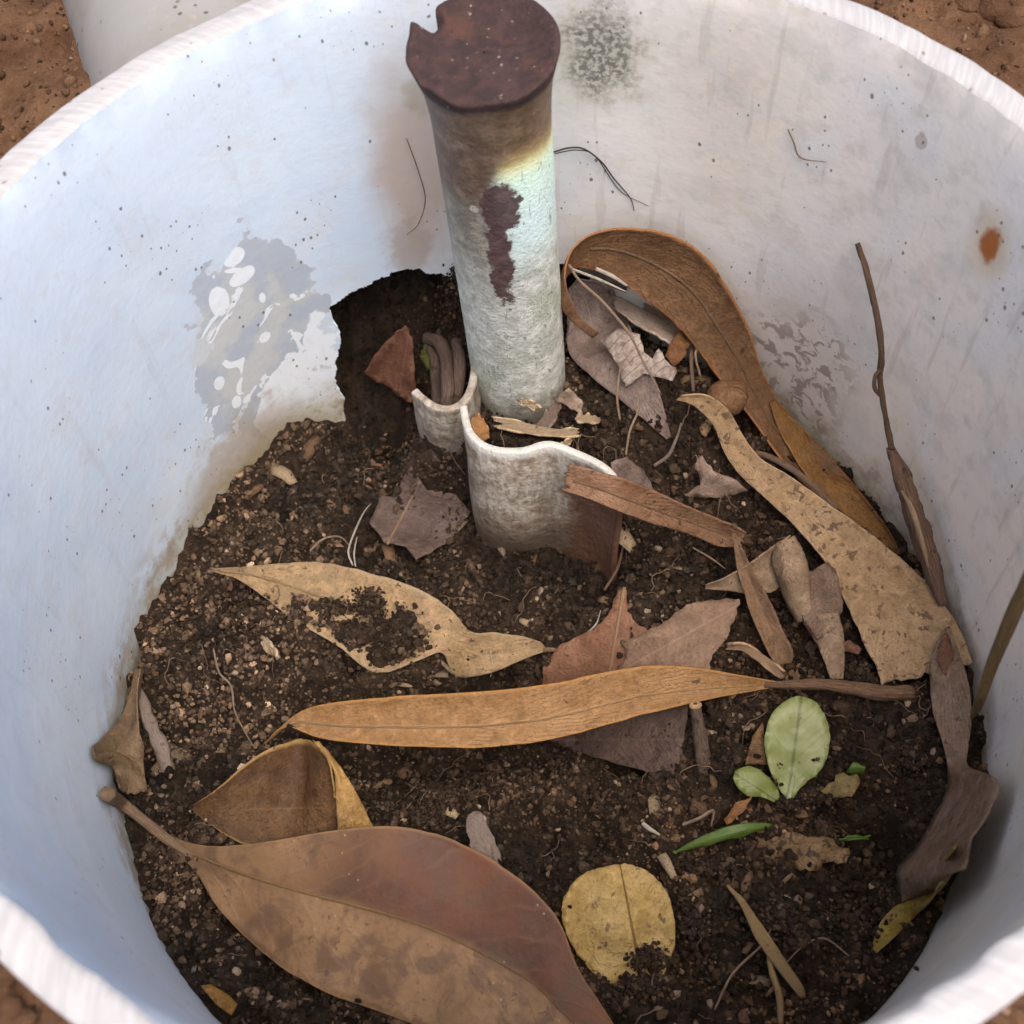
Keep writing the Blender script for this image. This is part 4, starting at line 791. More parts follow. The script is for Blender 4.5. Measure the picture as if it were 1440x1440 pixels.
# 11 long mottled tan leaf on the right
MMOT = leafmat('mottled_tan_leaf', (.37, .245, .140), (.48, .335, .205), vein=(.42, .28, .16), edge=(.54, .39, .25), spots=.95, spot=(.085, .052, .032), K=24, veinf=.1, patch=60, dust=.25, dustc=(.22, .16, .10))
e = leaf('mottled_leaf', (1180, 800), 'long mottled tan leaf with dark spots arching along the right wall')
strip('blade', [((958, 556, 17), (950, 562, 16)), ((995, 556, 18), (975, 570, 15)), ((1025, 578, 17), (1003, 598, 13)), ((1045, 612, 15), (1016, 632, 11)), ((1070, 645, 14), (1035, 662, 10)), ((1115, 672, 14), (1075, 700, 9)), ((1170, 712, 14), (1120, 742, 9)), ((1225, 752, 13), (1160, 792, 9)), ((1280, 798, 11), (1188, 845, 9)), ((1325, 850, 9), (1210, 895, 8)), ((1352, 895, 7), (1230, 935, 6)), ((1368, 936, 5), (1240, 966, 5))],
      MMOT, e, n=80, m=18, cup=-.0012, fold=.0016, mid=.45, wave=.0020, jag=(.006, .008), seed=41, rib=None, th=.0005)
tube('stem', [(1035, 640, 8), (1075, 640, 8), (1125, 668, 8), (1165, 705, 9), (1178, 715, 9)], [.0006, .0009, .0009, .0008], MBK2, None, 8, bark=.1)
tag(bpy.data.objects['stem'], 'thin curved grey brown stem beside the long mottled leaf', 'stem')

# 14-16 pink-brown leaves in the centre
MPK = leafmat('pink_brown_leaf', (.215, .110, .070), (.285, .155, .100), vein=(.34, .20, .13), spots=.2, K=12, dust=.2)
o = poly('pointed_leaf', [(762, 965, 2), (765, 935, 3), (790, 905, 4), (835, 885, 5.5), (855, 865, 6), (872, 825, 6), (881, 830, 6), (882, 860, 5.5), (898, 880, 5), (920, 888, 4), (900, 925, 4), (880, 955, 3), (820, 985, 2)], MPK, None, axis=((878, 826), (850, 985)), jag=1., seed=43, rib=MD, ribr=.0005, bump=.0012); tag(o, 'pink brown leaf with its pointed base sticking up from the soil', 'leaf')
o = poly('torn_leaf', [(872, 904, 6), (930, 878, 7), (965, 850, 8), (1000, 843, 8), (1040, 842, 7), (1034, 868, 7), (1022, 898, 6.5), (1002, 920, 6), (1000, 945, 5.5), (940, 970, 5), (868, 945, 5), (880, 925, 5.5), (880, 912, 6)], leafmat('mauve_brown_leaf', (.225, .145, .100), (.30, .20, .145), spots=.12, K=14, veinf=.15), None, axis=((1040, 850), (870, 945)), jag=1.6, seed=44, bump=.0008); tag(o, 'torn mauve brown leaf with a straight ripped end behind the ochre leaf', 'leaf')
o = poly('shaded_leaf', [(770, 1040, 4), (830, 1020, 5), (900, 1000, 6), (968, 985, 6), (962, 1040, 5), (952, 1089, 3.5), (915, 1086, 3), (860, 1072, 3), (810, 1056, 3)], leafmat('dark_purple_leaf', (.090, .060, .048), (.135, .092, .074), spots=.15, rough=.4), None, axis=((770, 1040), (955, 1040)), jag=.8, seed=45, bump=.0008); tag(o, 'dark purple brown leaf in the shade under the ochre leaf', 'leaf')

# 17 thin brown leaf, 18 rolled leaf
o = strip('thin_leaf', [((1033, 748, 13), (1030, 750, 13)), ((1052, 790, 12), (1036, 792, 11)), ((1080, 842, 9), (1050, 845, 8)), ((1100, 885, 6), (1070, 895, 5)), ((1113, 915, 3.5), (1085, 925, 3)), ((1112, 932, 2), (1095, 936, 2))], leafmat('thin_brown_leaf', (.185, .110, .066), (.25, .158, .098), spots=.4, K=10), None, n=30, m=8, fold=.0012, wave=.0008, seed=47); tag(o, 'slim dull brown leaf blade leaning down from the broken strip', 'leaf')
MROLL = leafmat('rolled_leaf', (.255, .175, .115), (.37, .27, .185), spots=.55, K=14, dust=.3, patch=130); MROLL2 = leafmat('rolled_leaf_inside', (.17, .115, .085), (.24, .165, .12), spots=.2, dust=.2)
e = leaf('rolled_leaf', (1140, 850), 'rolled and folded tan leaf between the slim blade and the long mottled leaf')
strip('pale_tip', [((992, 823, 6), (992, 828, 5)), ((1020, 812, 9), (1025, 830, 5)), ((1055, 790, 12), (1060, 835, 5)), ((1090, 765, 15), (1090, 830, 6)), ((1112, 752, 17), (1105, 810, 8))], MROLL, e, n=26, m=10, cup=.001, wave=.001, seed=49)
strip('curl', [((1118, 752, 17), (1086, 766, 14)), ((1132, 778, 16), (1086, 785, 12)), ((1140, 805, 14), (1094, 815, 9)), ((1142, 840, 11), (1106, 850, 6)), ((1145, 872, 8), (1122, 878, 4))], MROLL, e, n=28, m=16, cup=-.0042, wave=.0012, jag=(.015, .03), seed=50)
poly('folded_flap', [(1122, 812, 13), (1165, 790, 16), (1175, 800, 15), (1186, 845, 12), (1180, 880, 8), (1150, 900, 6), (1122, 860, 9), (1128, 835, 11)], MROLL2, e, axis=((1140, 800), (1160, 900)), jag=.8, seed=51, bump=.002)
strip('lower_lobe', [((1180, 862, 9), (1118, 862, 7)), ((1186, 890, 7), (1140, 892, 5)), ((1188, 920, 5), (1155, 920, 4)), ((1186, 956, 3), (1168, 956, 3))], MROLL, e, n=22, m=8, cup=-.0015, wave=.001, jag=(0, .02), seed=53)
o = poly('leaf_piece', [(1172, 908, 5), (1195, 900, 6), (1212, 912, 5), (1208, 920, 4), (1185, 916, 4)], MRB, None, seed=55, jag=.6); tag(o, 'tiny red brown leaf scrap under the mottled leaf edge', 'leaf')

# 19-20 twisted leaf and yellow leaf by the right wall
e = leaf('twisted_leaf', (1330, 1120), 'twisted grey brown leaf squeezed down along the right wall')
strip('blade', [((1336, 880, 12), (1330, 882, 12)), ((1348, 915, 12), (1312, 915, 10)), ((1362, 960, 'w', 7), (1307, 955, 9)), ((1366, 1010, 'w', 6), (1312, 1000, 9)), ((1362, 1050, 'w', 6), (1326, 1045, 10)), ((1362, 1078, 'w', 6), (1332, 1072, 10)), ((1402, 1098, 'w', 4), (1332, 1100, 8)), ((1394, 1140, 'w', 4), (1316, 1142, 7)), ((1372, 1185, 'w', 5), (1290, 1190, 6)), ((1345, 1222, 'w', 7), (1264, 1232, 5)), ((1310, 1262, 5), (1268, 1270, 4))],
      leafmat('twisted_leaf', (.22, .145, .100), (.32, .225, .165), spots=.4, K=18, rough=.4, patch=80, dust=.3), e, n=70, m=12, cup=-.0010, fold=.0020, wave=.0030, seed=57, jag=(0, .01))
poly('dark_tip', [(1318, 925, 13), (1330, 882, 14), (1338, 905, 13), (1342, 940, 12), (1340, 960, 11), (1326, 945, 12)], MRB, e, jag=.8, seed=58)
o = strip('yellow_leaf', [((1352, 1192, 'w', 5), (1345, 1190, 'w', 9)), ((1330, 1240, 'w', 6), (1300, 1245, 5)), ((1290, 1285, 5), (1255, 1278, 4)), ((1255, 1320, 4), (1234, 1305, 3)), ((1232, 1340, 3), (1226, 1332, 2.5))], leafmat('yellow_leaf', (.31, .22, .055), (.40, .29, .09), edge=(.46, .34, .16), spots=.3, K=10), None, n=30, m=8, cup=.001, wave=.001, seed=59); tag(o, 'dull yellow leaf strip tucked under the twisted leaf', 'leaf')

# 21-22 stems leaning on the right wall
o = tube('straw', [(1366, 1010, 9), (1378, 985, 'w', 11), (1395, 935, 'w', 13), (1418, 880, 'w', 15), (1442, 826, 'w', 17), (1450, 808, 'w', 18)], [.0005, .0010, .0013, .0015, .0016, .0015], woodmat('straw_stem', (.19, .115, .045), (.29, .185, .08), .6, 9), None, 10, bark=.04, flat=.7); tag(o, 'ochre dry stem leaning out from the right wall', 'stem')
e = empty('wall_twig', onwall(1320, 840, 3), 'long brown twig standing against the right wall', 'twig')
MTW = woodmat('twig_bark', (.105, .062, .040), (.20, .125, .085), .85, 14, spot=.3)
tube('thin_shoot', [(1206, 342, 'w', 1.2), (1218, 380, 'w', 3.5), (1230, 430, 'w', 5), (1240, 490, 'w', 6), (1238, 535, 'w', 6.5), (1246, 590, 'w', 6.5), (1254, 630, 'w', 6)], [.0006, .0008, .0008, .0008, .0007, .0007, .0009], MTW, e, 9, n=60, bark=.18)
tube('split_stem', [(1252, 628, 'w', 6), (1268, 668, 'w', 6), (1284, 715, 'w', 6), (1300, 765, 'w', 6), (1316, 812, 'w', 5.5), (1326, 850, 'w', 5)], [.0011, .0026, .0029, .0028, .0024, .0013], MTW, e, 12, n=60, bark=.14, flat=.7)
tube('peeled_strip', [(1268, 690, 'w', 9), (1282, 715, 'w', 9.2), (1295, 755, 'w', 9), (1306, 800, 'w', 8.2)], [.0003, .0008, .0007, .0003], woodmat('fresh_wood', (.36, .24, .14), (.44, .31, .2), .7, 8), e, 6)
tube('bark_curl', [(1238, 520, 'w', 7.5), (1231, 528, 'w', 9), (1230, 545, 'w', 9.5), (1238, 558, 'w', 8)], [.0004, .0006, .0006, .0003], MTW, e, 6)

# 23 yellow round leaf
e = leaf('round_leaf', (870, 1310), 'small rounded mustard yellow leaf dusted with soil')
poly('blade', [(790, 1290, 4), (793, 1262, 5), (812, 1235, 6.5), (845, 1220, 7.5), (880, 1215, 8), (910, 1225, 7.5), (935, 1250, 6.5), (948, 1290, 5), (948, 1330, 4), (935, 1365, 2.5), (915, 1392, 1), (880, 1385, 1.5), (845, 1378, 2), (815, 1345, 3), (798, 1318, 3.5)], leafmat('mustard_leaf', (.46, .31, .12), (.58, .42, .20), vein=(.36, .22, .075), spots=.75, spot=(.10, .06, .03), K=9, veinf=.15, patch=90, dust=.3, dustc=(.55, .42, .24)), e, axis=((905, 1388), (872, 1216)), jag=2.2, inner=[(870, 1300, 7.5), (890, 1260, 8.5)], rib=woodmat('mustard_rib', (.30, .18, .06), (.36, .23, .09), .6, 6), ribr=.0004, seed=61, bump=.0012, smoothit=True)


# 24 seedling
def greenmat(name, c1, c2):
    m = M(name, .42, .4); u, v = m.uv(); P = m.geo(); n = m.noise(P, 160, 4, .6); c = m.mix(n.sm(.35, .65), c1, c2)
    av = (v - .5).abs(); c = m.mix(av.sm(.010, .035).inv() * .8, c, tuple(x * .55 for x in c1)); wv = (((u * 9 - av * 7) * 6.2832).sin() * .5 + .5).pw(10); c = m.mix(wv * .05, c, tuple(x * .7 for x in c1))
    c = m.mix(m.noise(P, 600, 3).sm(.66, .72) * .7, c, (.08, .055, .03)); m.base(c); m.bump(n * .8 - wv * .1, .0003); m.translucent(.18, c); return m.m
MG1 = greenmat('pale_green_leaf', (.185, .215, .065), (.245, .27, .105)); MG2 = greenmat('green_leaf', (.14, .17, .035), (.185, .215, .06)); MG3 = greenmat('dark_green_blade', (.065, .115, .015), (.10, .16, .03))
e = empty('seedling', onsoil(1110, 1128, 0), 'tiny green seedling with two rounded leaves in the soil', 'seedling')
poly('leaf', [(1098, 1112, 3.5), (1082, 1080, 6), (1075, 1040, 9), (1085, 1005, 11), (1105, 985, 12), (1126, 979, 12), (1150, 990, 11.5), (1165, 1020, 10), (1166, 1055, 8), (1152, 1085, 6), (1128, 1105, 4), (1112, 1126, 2.5)], MG1, e, axis=((1108, 1125), (1127, 980)), jag=1.6, inner=[(1120, 1040, 8.5), (1110, 1090, 4.2)], seed=63, th=.0005, smoothit=True)
poly('leaf', [(1098, 1132, 2.5), (1075, 1122, 4), (1050, 1118, 5), (1034, 1102, 6.5), (1032, 1088, 7.5), (1045, 1078, 8), (1062, 1079, 7.5), (1080, 1092, 6), (1094, 1110, 4)], MG2, e, axis=((1098, 1130), (1034, 1088)), jag=1.4, seed=64, th=.0005, inner=[(1060, 1098, 6.6)], smoothit=True)
tube('stem', [(1112, 1135, -1), (1110, 1124, 2.5), (1112, 1112, 3.6), (1116, 1090, 4.8)], [.0009, .0008, .0006, .0003], woodmat('pale_stem', (.42, .46, .22), (.5, .52, .3), .5, 4, spot=0), e, 7)
o = strip('grass_blade', [((948, 1198, 2), (946, 1200, 2)), ((985, 1176, 5), (975, 1194, 3)), ((1030, 1160, 6), (1015, 1184, 4)), ((1065, 1156, 5), (1055, 1172, 3.5)), ((1086, 1160, 3), (1083, 1164, 2.5))], MG3, None, n=26, m=8, cup=-.0015, seed=65, th=.0006); tag(o, 'dark green fleshy leaf blade lying on soil by the seedling', 'leaf blade')
o = strip('grass_blade', [((1180, 1179, 4), (1180, 1182, 4)), ((1200, 1177, 4), (1200, 1181, 4)), ((1222, 1177, 3.5), (1222, 1180, 3.5))], MG3, None, n=12, m=4, seed=66); tag(o, 'thin green grass tip poking from soil right of the seedling', 'leaf blade')
o = poly('leaf_piece', [(1048, 1075, 3), (1058, 1035, 7), (1072, 1015, 8), (1078, 1050, 6), (1080, 1075, 3)], leafmat('brown_scrap', (.17, .10, .05), (.23, .14, .075), spots=.3), None, seed=67, jag=.8); tag(o, 'brown leaf scrap standing behind the seedling leaf', 'leaf')
o = poly('leaf_piece', [(1018, 1152, 3), (1035, 1128, 5), (1058, 1120, 5), (1045, 1142, 4), (1022, 1160, 2)], leafmat('orange_scrap', (.28, .14, .06), (.34, .19, .09), spots=.3), None, seed=68, jag=.8); tag(o, 'orange brown leaf scrap under the smaller seedling leaf', 'leaf')
o = poly('leaf_piece', [(1155, 1112, 4), (1175, 1090, 6), (1205, 1088, 6), (1210, 1100, 5), (1198, 1120, 4), (1170, 1122, 3)], leafmat('olive_scrap', (.22, .17, .075), (.30, .23, .11), spots=.5, dust=.5, dustc=(.09, .06, .04)), None, seed=69, jag=2, bump=.002); tag(o, 'soil stained olive leaf scrap right of the seedling', 'leaf')
o = poly('leaf_piece', [(1190, 1085, 6), (1200, 1072, 8), (1218, 1078, 7), (1212, 1090, 5)], MG3, None, seed=70, jag=1); tag(o, 'tiny green leaf fragment near the olive scrap', 'leaf')
o = poly('decayed_leaf', [(1072, 1190, 3), (1090, 1176, 4.5), (1125, 1172, 5.5), (1165, 1178, 5.5), (1196, 1200, 4), (1190, 1214, 3), (1165, 1212, 4), (1150, 1226, 3), (1120, 1220, 3.5), (1095, 1226, 2.5), (1085, 1205, 3)], leafmat('decayed_leaf', (.21, .135, .075), (.29, .19, .105), spots=1.2, spot=(.05, .03, .018), dust=.7, dustc=(.09, .058, .036)), None, axis=((1072, 1195), (1196, 1205)), jag=2.6, seed=72, bump=.003); tag(o, 'decayed tan leaf flake with ragged edges below the seedling', 'leaf')

# 25 cut twig
e = empty('cut_twig', onsoil(985, 1070, 0), 'short upright twig with a pale ringed cut end', 'twig')
tp = onsoil(978, 991, .016); bt_ = onsoil(992, 1085, -.002); tube('stick', [tp, tp * .72 + bt_ * .28, tp * .4 + bt_ * .6, bt_], [.0014, .0016, .0021, .0022], woodmat('grey_twig', (.085, .055, .040), (.17, .12, .09), .85, 8, spot=.3), e, 12, bark=.10)
dv = (tp - bt_) / np.linalg.norm(tp - bt_); MCUT = woodmat('cut_wood', (.50, .31, .14), (.58, .38, .19), .7, 4, spot=0)
tube('cut_end', [tp - dv * .0004, tp + dv * .0001, tp + dv * .0003], [.0016, .00165, .0013], MCUT, e, 14); tube('pith', [tp + dv * .0002, tp + dv * .00042], [.0006, .0005], woodmat('pith', (.10, .05, .02), (.14, .08, .03), .8, 4), e, 8)

# 26-27 leaf against the left wall, bark bit
o = strip('winged_leaf', [((196, 940, 10), (190, 940, 'w', 5)), ((192, 968, 10), (182, 975, 'w', 4)), ((193, 1000, 9), (168, 1012, 'w', 2.5)), ((196, 1030, 8), (148, 1035, 'w', 1.5)), ((200, 1060, 7), (128, 1058, 'w', 1.2)), ((202, 1085, 6), (160, 1082, 'w', 2.2)), ((208, 1118, 4), (166, 1108, 'w', 4))], leafmat('winged_leaf', (.19, .13, .08), (.27, .185, .115), spots=.2, K=10), None, n=36, m=14, fold=.0040, mid=.45, wave=.001, jag=(0, .03), seed=75); tag(o, 'folded brown leaf wedged against the left wall', 'leaf')
o = tube('bark_bit', [(196, 970, 5), (205, 1000, 5), (218, 1035, 4.5), (232, 1065, 3.5), (236, 1085, 3)], [.0010, .0016, .0018, .0020, .0014], MBK, None, 8, bark=.22, flat=.5); tag(o, 'weathered bark splinter beside the folded leaf at the left wall', 'bark')

# 28 dry grass straws at the right front
MSTR = woodmat('dry_grass', (.33, .215, .09), (.43, .295, .14), .6, 7, spot=.15)
o = strip('dry_grass', [((1024, 1243, 5), (1021, 1246, 5)), ((1052, 1272, 6), (1042, 1276, 6)), ((1078, 1312, 6), (1062, 1318, 6)), ((1105, 1350, 5), (1090, 1360, 5)), ((1128, 1385, 4), (1116, 1392, 4)), ((1132, 1402, 3), (1126, 1404, 3))], MSTR, None, n=30, m=6, cup=-.0008, wave=.0006, seed=77, th=.0004); tag(o, 'yellow dry grass blade lying on the front soil', 'grass blade')
o = tube('straw', [(1098, 1440, 2), (1096, 1400, 4), (1085, 1365, 5), (1080, 1340, 3)], [.0007, .0009, .0008, .0004], MSTR, None, 6); tag(o, 'thin pale straw rising under the dry grass blade', 'grass blade')
# 29 splinters inside the channel
MW1 = woodmat('pale_splinter', (.36, .26, .16), (.50, .38, .25), .75, 10, spot=.15); MW2 = woodmat('orange_wood', (.36, .17, .06), (.46, .25, .10), .7, 10, spot=.1); MW3 = woodmat('grey_splinter', (.14, .10, .08), (.24, .18, .14), .8, 10)
def stick(pts, rad, mat, label, sides=7, flat=.6, bark=.2, seed=0):
    q = np.array([p[:2] for p in pts], float); d = np.gradient(q, axis=0); d /= np.linalg.norm(d, axis=1)[:, None]; nn = np.stack([-d[:, 1], d[:, 0]], 1); A_, B_ = [], []
    rg = np.random.default_rng(seed + 90)
    for i, p in enumerate(pts):
        w_ = rad[min(i, len(rad) - 1)] / .00021 * rg.uniform(.75, 1.2); a_ = q[i] - nn[i] * w_; b_ = q[i] + nn[i] * w_
        if len(p) == 4: A_.append((*a_, 'z', p[3] + .6)); B_.append((*b_, 'z', p[3] - .6))
        else: A_.append((*a_, p[2] + .6)); B_.append((*b_, p[2] - .6))
    o = strip('wood_splinter', list(zip(A_, B_)), mat, None, n=22, m=7, cup=-.0005, wave=.0007, jag=(.07, .07), seed=seed + 2, th=.0007); return tag(o, label, 'splinter')
stick([(690, 594, 6), (740, 603, 6.5), (790, 609, 6), (817, 608, 5.5)], [.0013, .0013, .0012, .0010], MW1, 'pale splinter lying across inside the channel')
stick([(756, 610, 6), (772, 588, 7.5), (785, 565, 8.5)], [.0011, .0017, .0012], MW3, 'grey splinter propped against the foot of the stake', seed=3)
stick([(668, 584, 8), (674, 600, 6), (684, 620, 3)], [.0011, .0019, .0014], MW2, 'orange wood splinter inside the channel corner', seed=5)
stick([(728, 562, 'z', -104), (745, 568, 'z', -105), (762, 576, 'z', -107)], [.0006, .0009, .0005], MW1, 'tiny yellow chip touching the foot of the stake', seed=6)
stick([(800, 640, 3), (790, 628, 5), (805, 615, 5)], [.0005, .0008, .0005], MW1, 'small straw scrap at the channel crest', seed=7)
stick([(808, 588, 6), (830, 590, 6), (845, 590, 5)], [.0008, .0010, .0007], MW1, 'short pale chip right of the stake foot', seed=8)
stick([(1020, 908, 5), (1045, 910, 6), (1075, 928, 5), (1105, 952, 3)], [.0005, .0010, .0012, .0008], woodmat('tan_splinter', (.30, .19, .11), (.40, .27, .17), .75, 10), 'tan splinter behind the stalk of the ochre leaf', seed=9)
barkstrip([(656, 1146, 6), (676, 1142, 7), (690, 1170, 7), (708, 1210, 6)], [(655, 1152, 5), (660, 1178, 5), (668, 1200, 5), (690, 1232, 4)], MBK, 'pale bark chip standing behind the broad leaf', 81, n=18, wave=.001)
stick([(368, 893, 4), (380, 908, 4.5), (392, 928, 3)], [.0005, .0009, .0006], MW1, 'pale chip on the soil left of the half buried leaf', seed=11)
o = poly('leaf_piece', [(282, 1386, 4), (296, 1384, 5), (320, 1398, 4.5), (334, 1412, 3), (326, 1428, 2), (304, 1412, 3)], leafmat('amber_tip', (.30, .155, .05), (.38, .21, .075), spots=.1), None, seed=83, jag=.1); tag(o, 'small amber leaf tip near the front left wall', 'leaf')

# 30 gnarled roots in the notch
e = empty('gnarled_root', onsoil(625, 540, 0), 'gnarled brown root bending down behind the steel hook', 'root')
MRT = woodmat('root', (.075, .048, .038), (.135, .092, .072), .8, 8, spot=.3)
for pts, rd in (([(600, 475, 14), (618, 482, 16), (628, 505, 14), (630, 540, 9), (628, 575, 4)], [.0018, .0021, .0021, .0020, .0020]), ([(606, 490, 13), (612, 505, 13), (614, 535, 9), (616, 570, 4)], [.0016, .0018, .0018, .0018]), ([(640, 480, 13), (646, 505, 12), (645, 535, 9), (640, 570, 4)], [.0014, .0017, .0018, .0016])):
    tube('strand', pts, rd, MRT, e, 10, bark=.08)
o = poly('leaf_piece', [(590, 500, 8), (600, 480, 11), (612, 492, 10), (614, 515, 7), (600, 522, 6)], greenmat('mossy_green', (.085, .10, .02), (.14, .15, .04)), None, seed=85, jag=1); tag(o, 'mossy green fragment beside the gnarled root', 'leaf')

# 31 dry fibres and rootlets
MFB = woodmat('dry_fibre', (.27, .185, .125), (.36, .265, .19), .7, 4, spot=.1); MFW = woodmat('white_rootlet', (.48, .42, .35), (.58, .52, .44), .7, 3, spot=0); MFD = woodmat('dark_fibre', (.06, .05, .045), (.10, .085, .07), .8, 4)
def fibre(pts, rd, mat, label, cat='fibre', name='dry_fibre'): return tag(tube(name, pts, [rd * .62, rd * .66, rd * .3], mat, None, 5, n=len(pts) * 8), label, cat)
fibre([(496, 795, 2), (490, 775, 3), (500, 745, 4), (512, 720, 4), (522, 708, 3)], .00045, MFW, 'white rootlet looping over soil near the purplish leaf scrap', 'rootlet', 'rootlet')
fibre([(500, 797, 2), (498, 778, 3), (502, 755, 4)], .0004, MFW, 'short white rootlet beside the looping one', 'rootlet', 'rootlet')
fibre([(436, 775, 2), (455, 758, 3.5), (478, 755, 3), (492, 768, 2)], .0005, MFB, 'tan fibre arching over the soil above the half buried leaf')
fibre([(300, 912, 2.5), (308, 945, 3), (325, 965, 3), (330, 1000, 3), (345, 1030, 2), (358, 1052, 2)], .00045, MFB, 'long pale rootlet winding down the left soil slope', 'rootlet', 'rootlet')
fibre([(872, 590, 4), (868, 560, 9), (872, 520, 12), (880, 505, 13), (888, 515, 12)], .0006, MFB, 'hooked tan fibre rising from the grey leaf')
fibre([(880, 640, 4), (886, 605, 8), (898, 575, 10), (897, 545, 11)], .00055, MFB, 'long tan fibre curving beside the grey leaf')
fibre([(800, 372, 'w', 27), (815, 395, 'w', 29), (848, 425, 'w', 31), (885, 470, 'w', 34), (905, 510, 'w', 36), (930, 555, 'w', 38)], .0006, MFB, 'tan fibre running from the curled loop across the grey leaf')
fibre([(803, 378, 'w', 21), (840, 392, 'w', 22), (880, 410, 'w', 23)], .0006, MFW, 'pale vein thread inside the curled loop')
fibre([(838, 378, 'w', 17), (860, 388, 'w', 18), (882, 402, 'w', 18)], .0009, MFW, 'white curl thread under the loop rim')
fibre([(975, 550, 5), (972, 505, 9), (975, 470, 13), (968, 460, 14)], .0009, MBK2, 'grey upright stem stub behind the cracked leaf', 'stem', 'stem_stub')
fibre([(985, 530, 5), (978, 500, 10), (984, 482, 12), (982, 476, 12)], .0006, MFB, 'tan hooked fibre next to the stem stub')
fibre([(920, 655, 3), (940, 640, 4), (952, 615, 5), (958, 595, 6)], .0008, MBK, 'knotted grey rootlet on debris below the cracked leaf', 'rootlet', 'rootlet')
fibre([(778, 214, 'w', 1.0), (800, 208, 'w', 1.6), (822, 210, 'w', 1.8), (846, 228, 'w', 1.4), (864, 252, 'w', 1.0), (886, 278, 'w', .8), (892, 296, 'w', .6)], .00035, MFD, 'dark wispy fibre stuck on the wall right of the stake')
fibre([(780, 216, 'w', .8), (812, 211, 'w', 1.0), (838, 221, 'w', .8), (872, 268, 'w', .6), (912, 290, 'w', .5)], .00022, MFD, 'hair thin dark fibre beside the wispy one on the wall')
fibre([(1108, 182, 'w', .6), (1116, 200, 'w', .8), (1126, 222, 'w', .7), (1162, 228, 'w', .6)], .00028, MFB, 'small bent brown fibre stuck high on the right wall')
fibre([(572, 195, 'w', .4), (588, 240, 'w', .6), (598, 280, 'w', .5), (588, 315, 'w', .5), (572, 330, 'w', .4)], .0002, MFB, 'faint brown hair on the wall left of the stake')
fibre([(850, 830, 3), (868, 800, 5), (876, 770, 6), (880, 755, 5)], .0006, MBK2, 'thin dark stem at the channel foot', 'stem', 'stem_stub')
fibre([(820, 895, 3), (838, 878, 5), (845, 858, 6)], .0004, MFW, 'pale fibre above the pink brown leaf')
fibre([(974, 770, 4), (1000, 785, 4.5), (1020, 800, 3)], .0004, MFB, 'thin fibre under the broken leaf strip')
fibre([(904, 1158, 3), (914, 1166, 3.5), (928, 1174, 2.5)], .0009, MFW, 'short whitish rootlet left of the green blade', 'rootlet', 'rootlet')
fibre([(960, 1160, 3), (985, 1150, 5), (1003, 1140, 5), (1000, 1162, 3)], .0007, MFB, 'forked tan rootlet behind the green blade', 'rootlet', 'rootlet')
fibre([(690, 915, 4), (692, 935, 4), (690, 952, 3)], .0003, MFW, 'tiny white fibre behind the ochre leaf')
fibre([(1195, 1345, 3), (1160, 1320, 4), (1130, 1330, 4), (1100, 1360, 3)], .0004, MFB, 'thin rootlet crossing the front soil', 'rootlet', 'rootlet')
fibre([(1005, 1420, 3), (1030, 1370, 5), (1070, 1330, 5), (1085, 1305, 4)], .0005, MFB, 'tan rootlet under the dry grass blade', 'rootlet', 'rootlet')
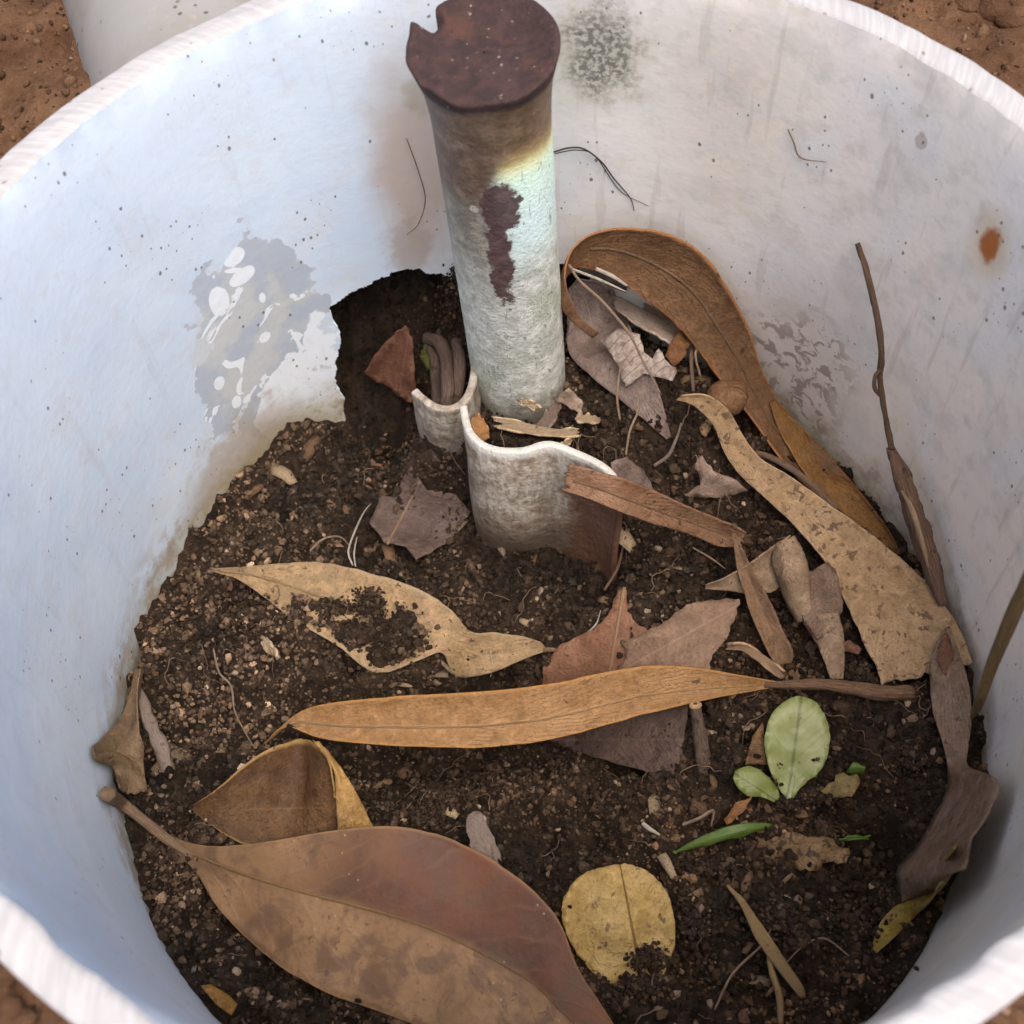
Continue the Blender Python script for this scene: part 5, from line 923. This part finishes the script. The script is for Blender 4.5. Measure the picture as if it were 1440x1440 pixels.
# hair roots nobody could count
V = []; Fq = []; rr = np.random.default_rng(21)
for k in range(130):
    a = rr.random() * 6.283; q_ = math.sqrt(rr.random()) * (R - .008); x0, y0 = q_ * math.sin(a), q_ * math.cos(a); d = rr.random() * 6.283; n = 9; L = rr.uniform(.004, .016); w_ = rr.uniform(.00008, .0002); P_ = []
    for i in range(n):
        x0 += math.cos(d) * L / n; y0 += math.sin(d) * L / n; d += rr.normal(0, .5)
        if math.hypot(x0, y0) > R - .003 or hidden(np.array(x0), np.array(y0)): break
        P_.append(np.array([x0, y0, float(gsoil(x0, y0)) + .0012 + .0022 * math.sin(math.pi * i / (n - 1))]))
    if len(P_) < 4: continue
    b0 = len(V)
    for i, p in enumerate(P_):
        t = P_[min(i + 1, len(P_) - 1)] - P_[max(i - 1, 0)]; sd_ = np.cross(t, [0, 0, 1.]); sd_ /= np.linalg.norm(sd_) + 1e-9
        V += [p + sd_ * w_, p + np.array([0, 0, w_ * 1.6]), p - sd_ * w_]
    for i in range(len(P_) - 1):
        for j in range(3): Fq.append((b0 + i * 3 + j, b0 + i * 3 + (j + 1) % 3, b0 + i * 3 + 3 + (j + 1) % 3, b0 + i * 3 + 3 + j))
tag(mesh('hair_roots', V, Fq, woodmat('hair_root', (.14, .09, .06), (.22, .15, .10), .8, 4), soil), kind='stuff')

# crumbled leaf bits mixed into the soil
V = []; Fq = []; Tq = []; UVq = []; pal = np.array([(.30, .20, .11), (.22, .13, .075), (.15, .09, .055), (.36, .27, .17), (.11, .07, .05)])
for k in range(200):
    a = rr.random() * 6.283; q_ = math.sqrt(rr.random()) * (R - .006); x0, y0 = q_ * math.sin(a), q_ * math.cos(a)
    if hidden(np.array(x0), np.array(y0)): continue
    c0 = np.array([x0, y0, float(gsoil(x0, y0)) + .0009]); L = rr.uniform(.0008, .0030) * (1 + (rr.random() < .12)); W_ = L * rr.uniform(.2, .7); d = rr.random() * 6.283
    e1 = np.array([math.cos(d), math.sin(d), rr.normal(0, .35)]); e2 = np.array([-math.sin(d), math.cos(d), rr.normal(0, .35)]); b0 = len(V); col = pal[rr.integers(5)] * rr.uniform(.45, 1.0)
    for i in range(4):
        for j in range(3):
            t = i / 3 * 2 - 1; s_ = j - 1; V.append(c0 + e1 * t * L * rr.uniform(.85, 1.1) + e2 * s_ * W_ * (1 - .45 * t * t) * rr.uniform(.6, 1.1) + np.array([0, 0, L * .22 * (1 - t * t) + .15 * W_ * (1 - abs(s_))])); Tq.append((*col, 1))
    for i in range(3):
        for j in range(2): Fq.append((b0 + i * 3 + j, b0 + (i + 1) * 3 + j, b0 + (i + 1) * 3 + j + 1, b0 + i * 3 + j + 1))
lb = mesh('leaf_litter', V, Fq, MCRUMB, soil, None, np.array(Tq)); solid(lb, .0003); tag(lb, kind='stuff')

GR = {'leaf': 'fallen leaves and leaf scraps in the ring', 'fibre': 'dry fibres in the ring', 'rootlet': 'rootlets on the soil', 'splinter': 'wood splinters', 'bark': 'bark pieces', 'grass blade': 'dry grass and straw', 'leaf blade': 'green blades'}
for o in bpy.data.objects:
    if o.parent is None and o.get('category') in GR: o['group'] = GR[o['category']]
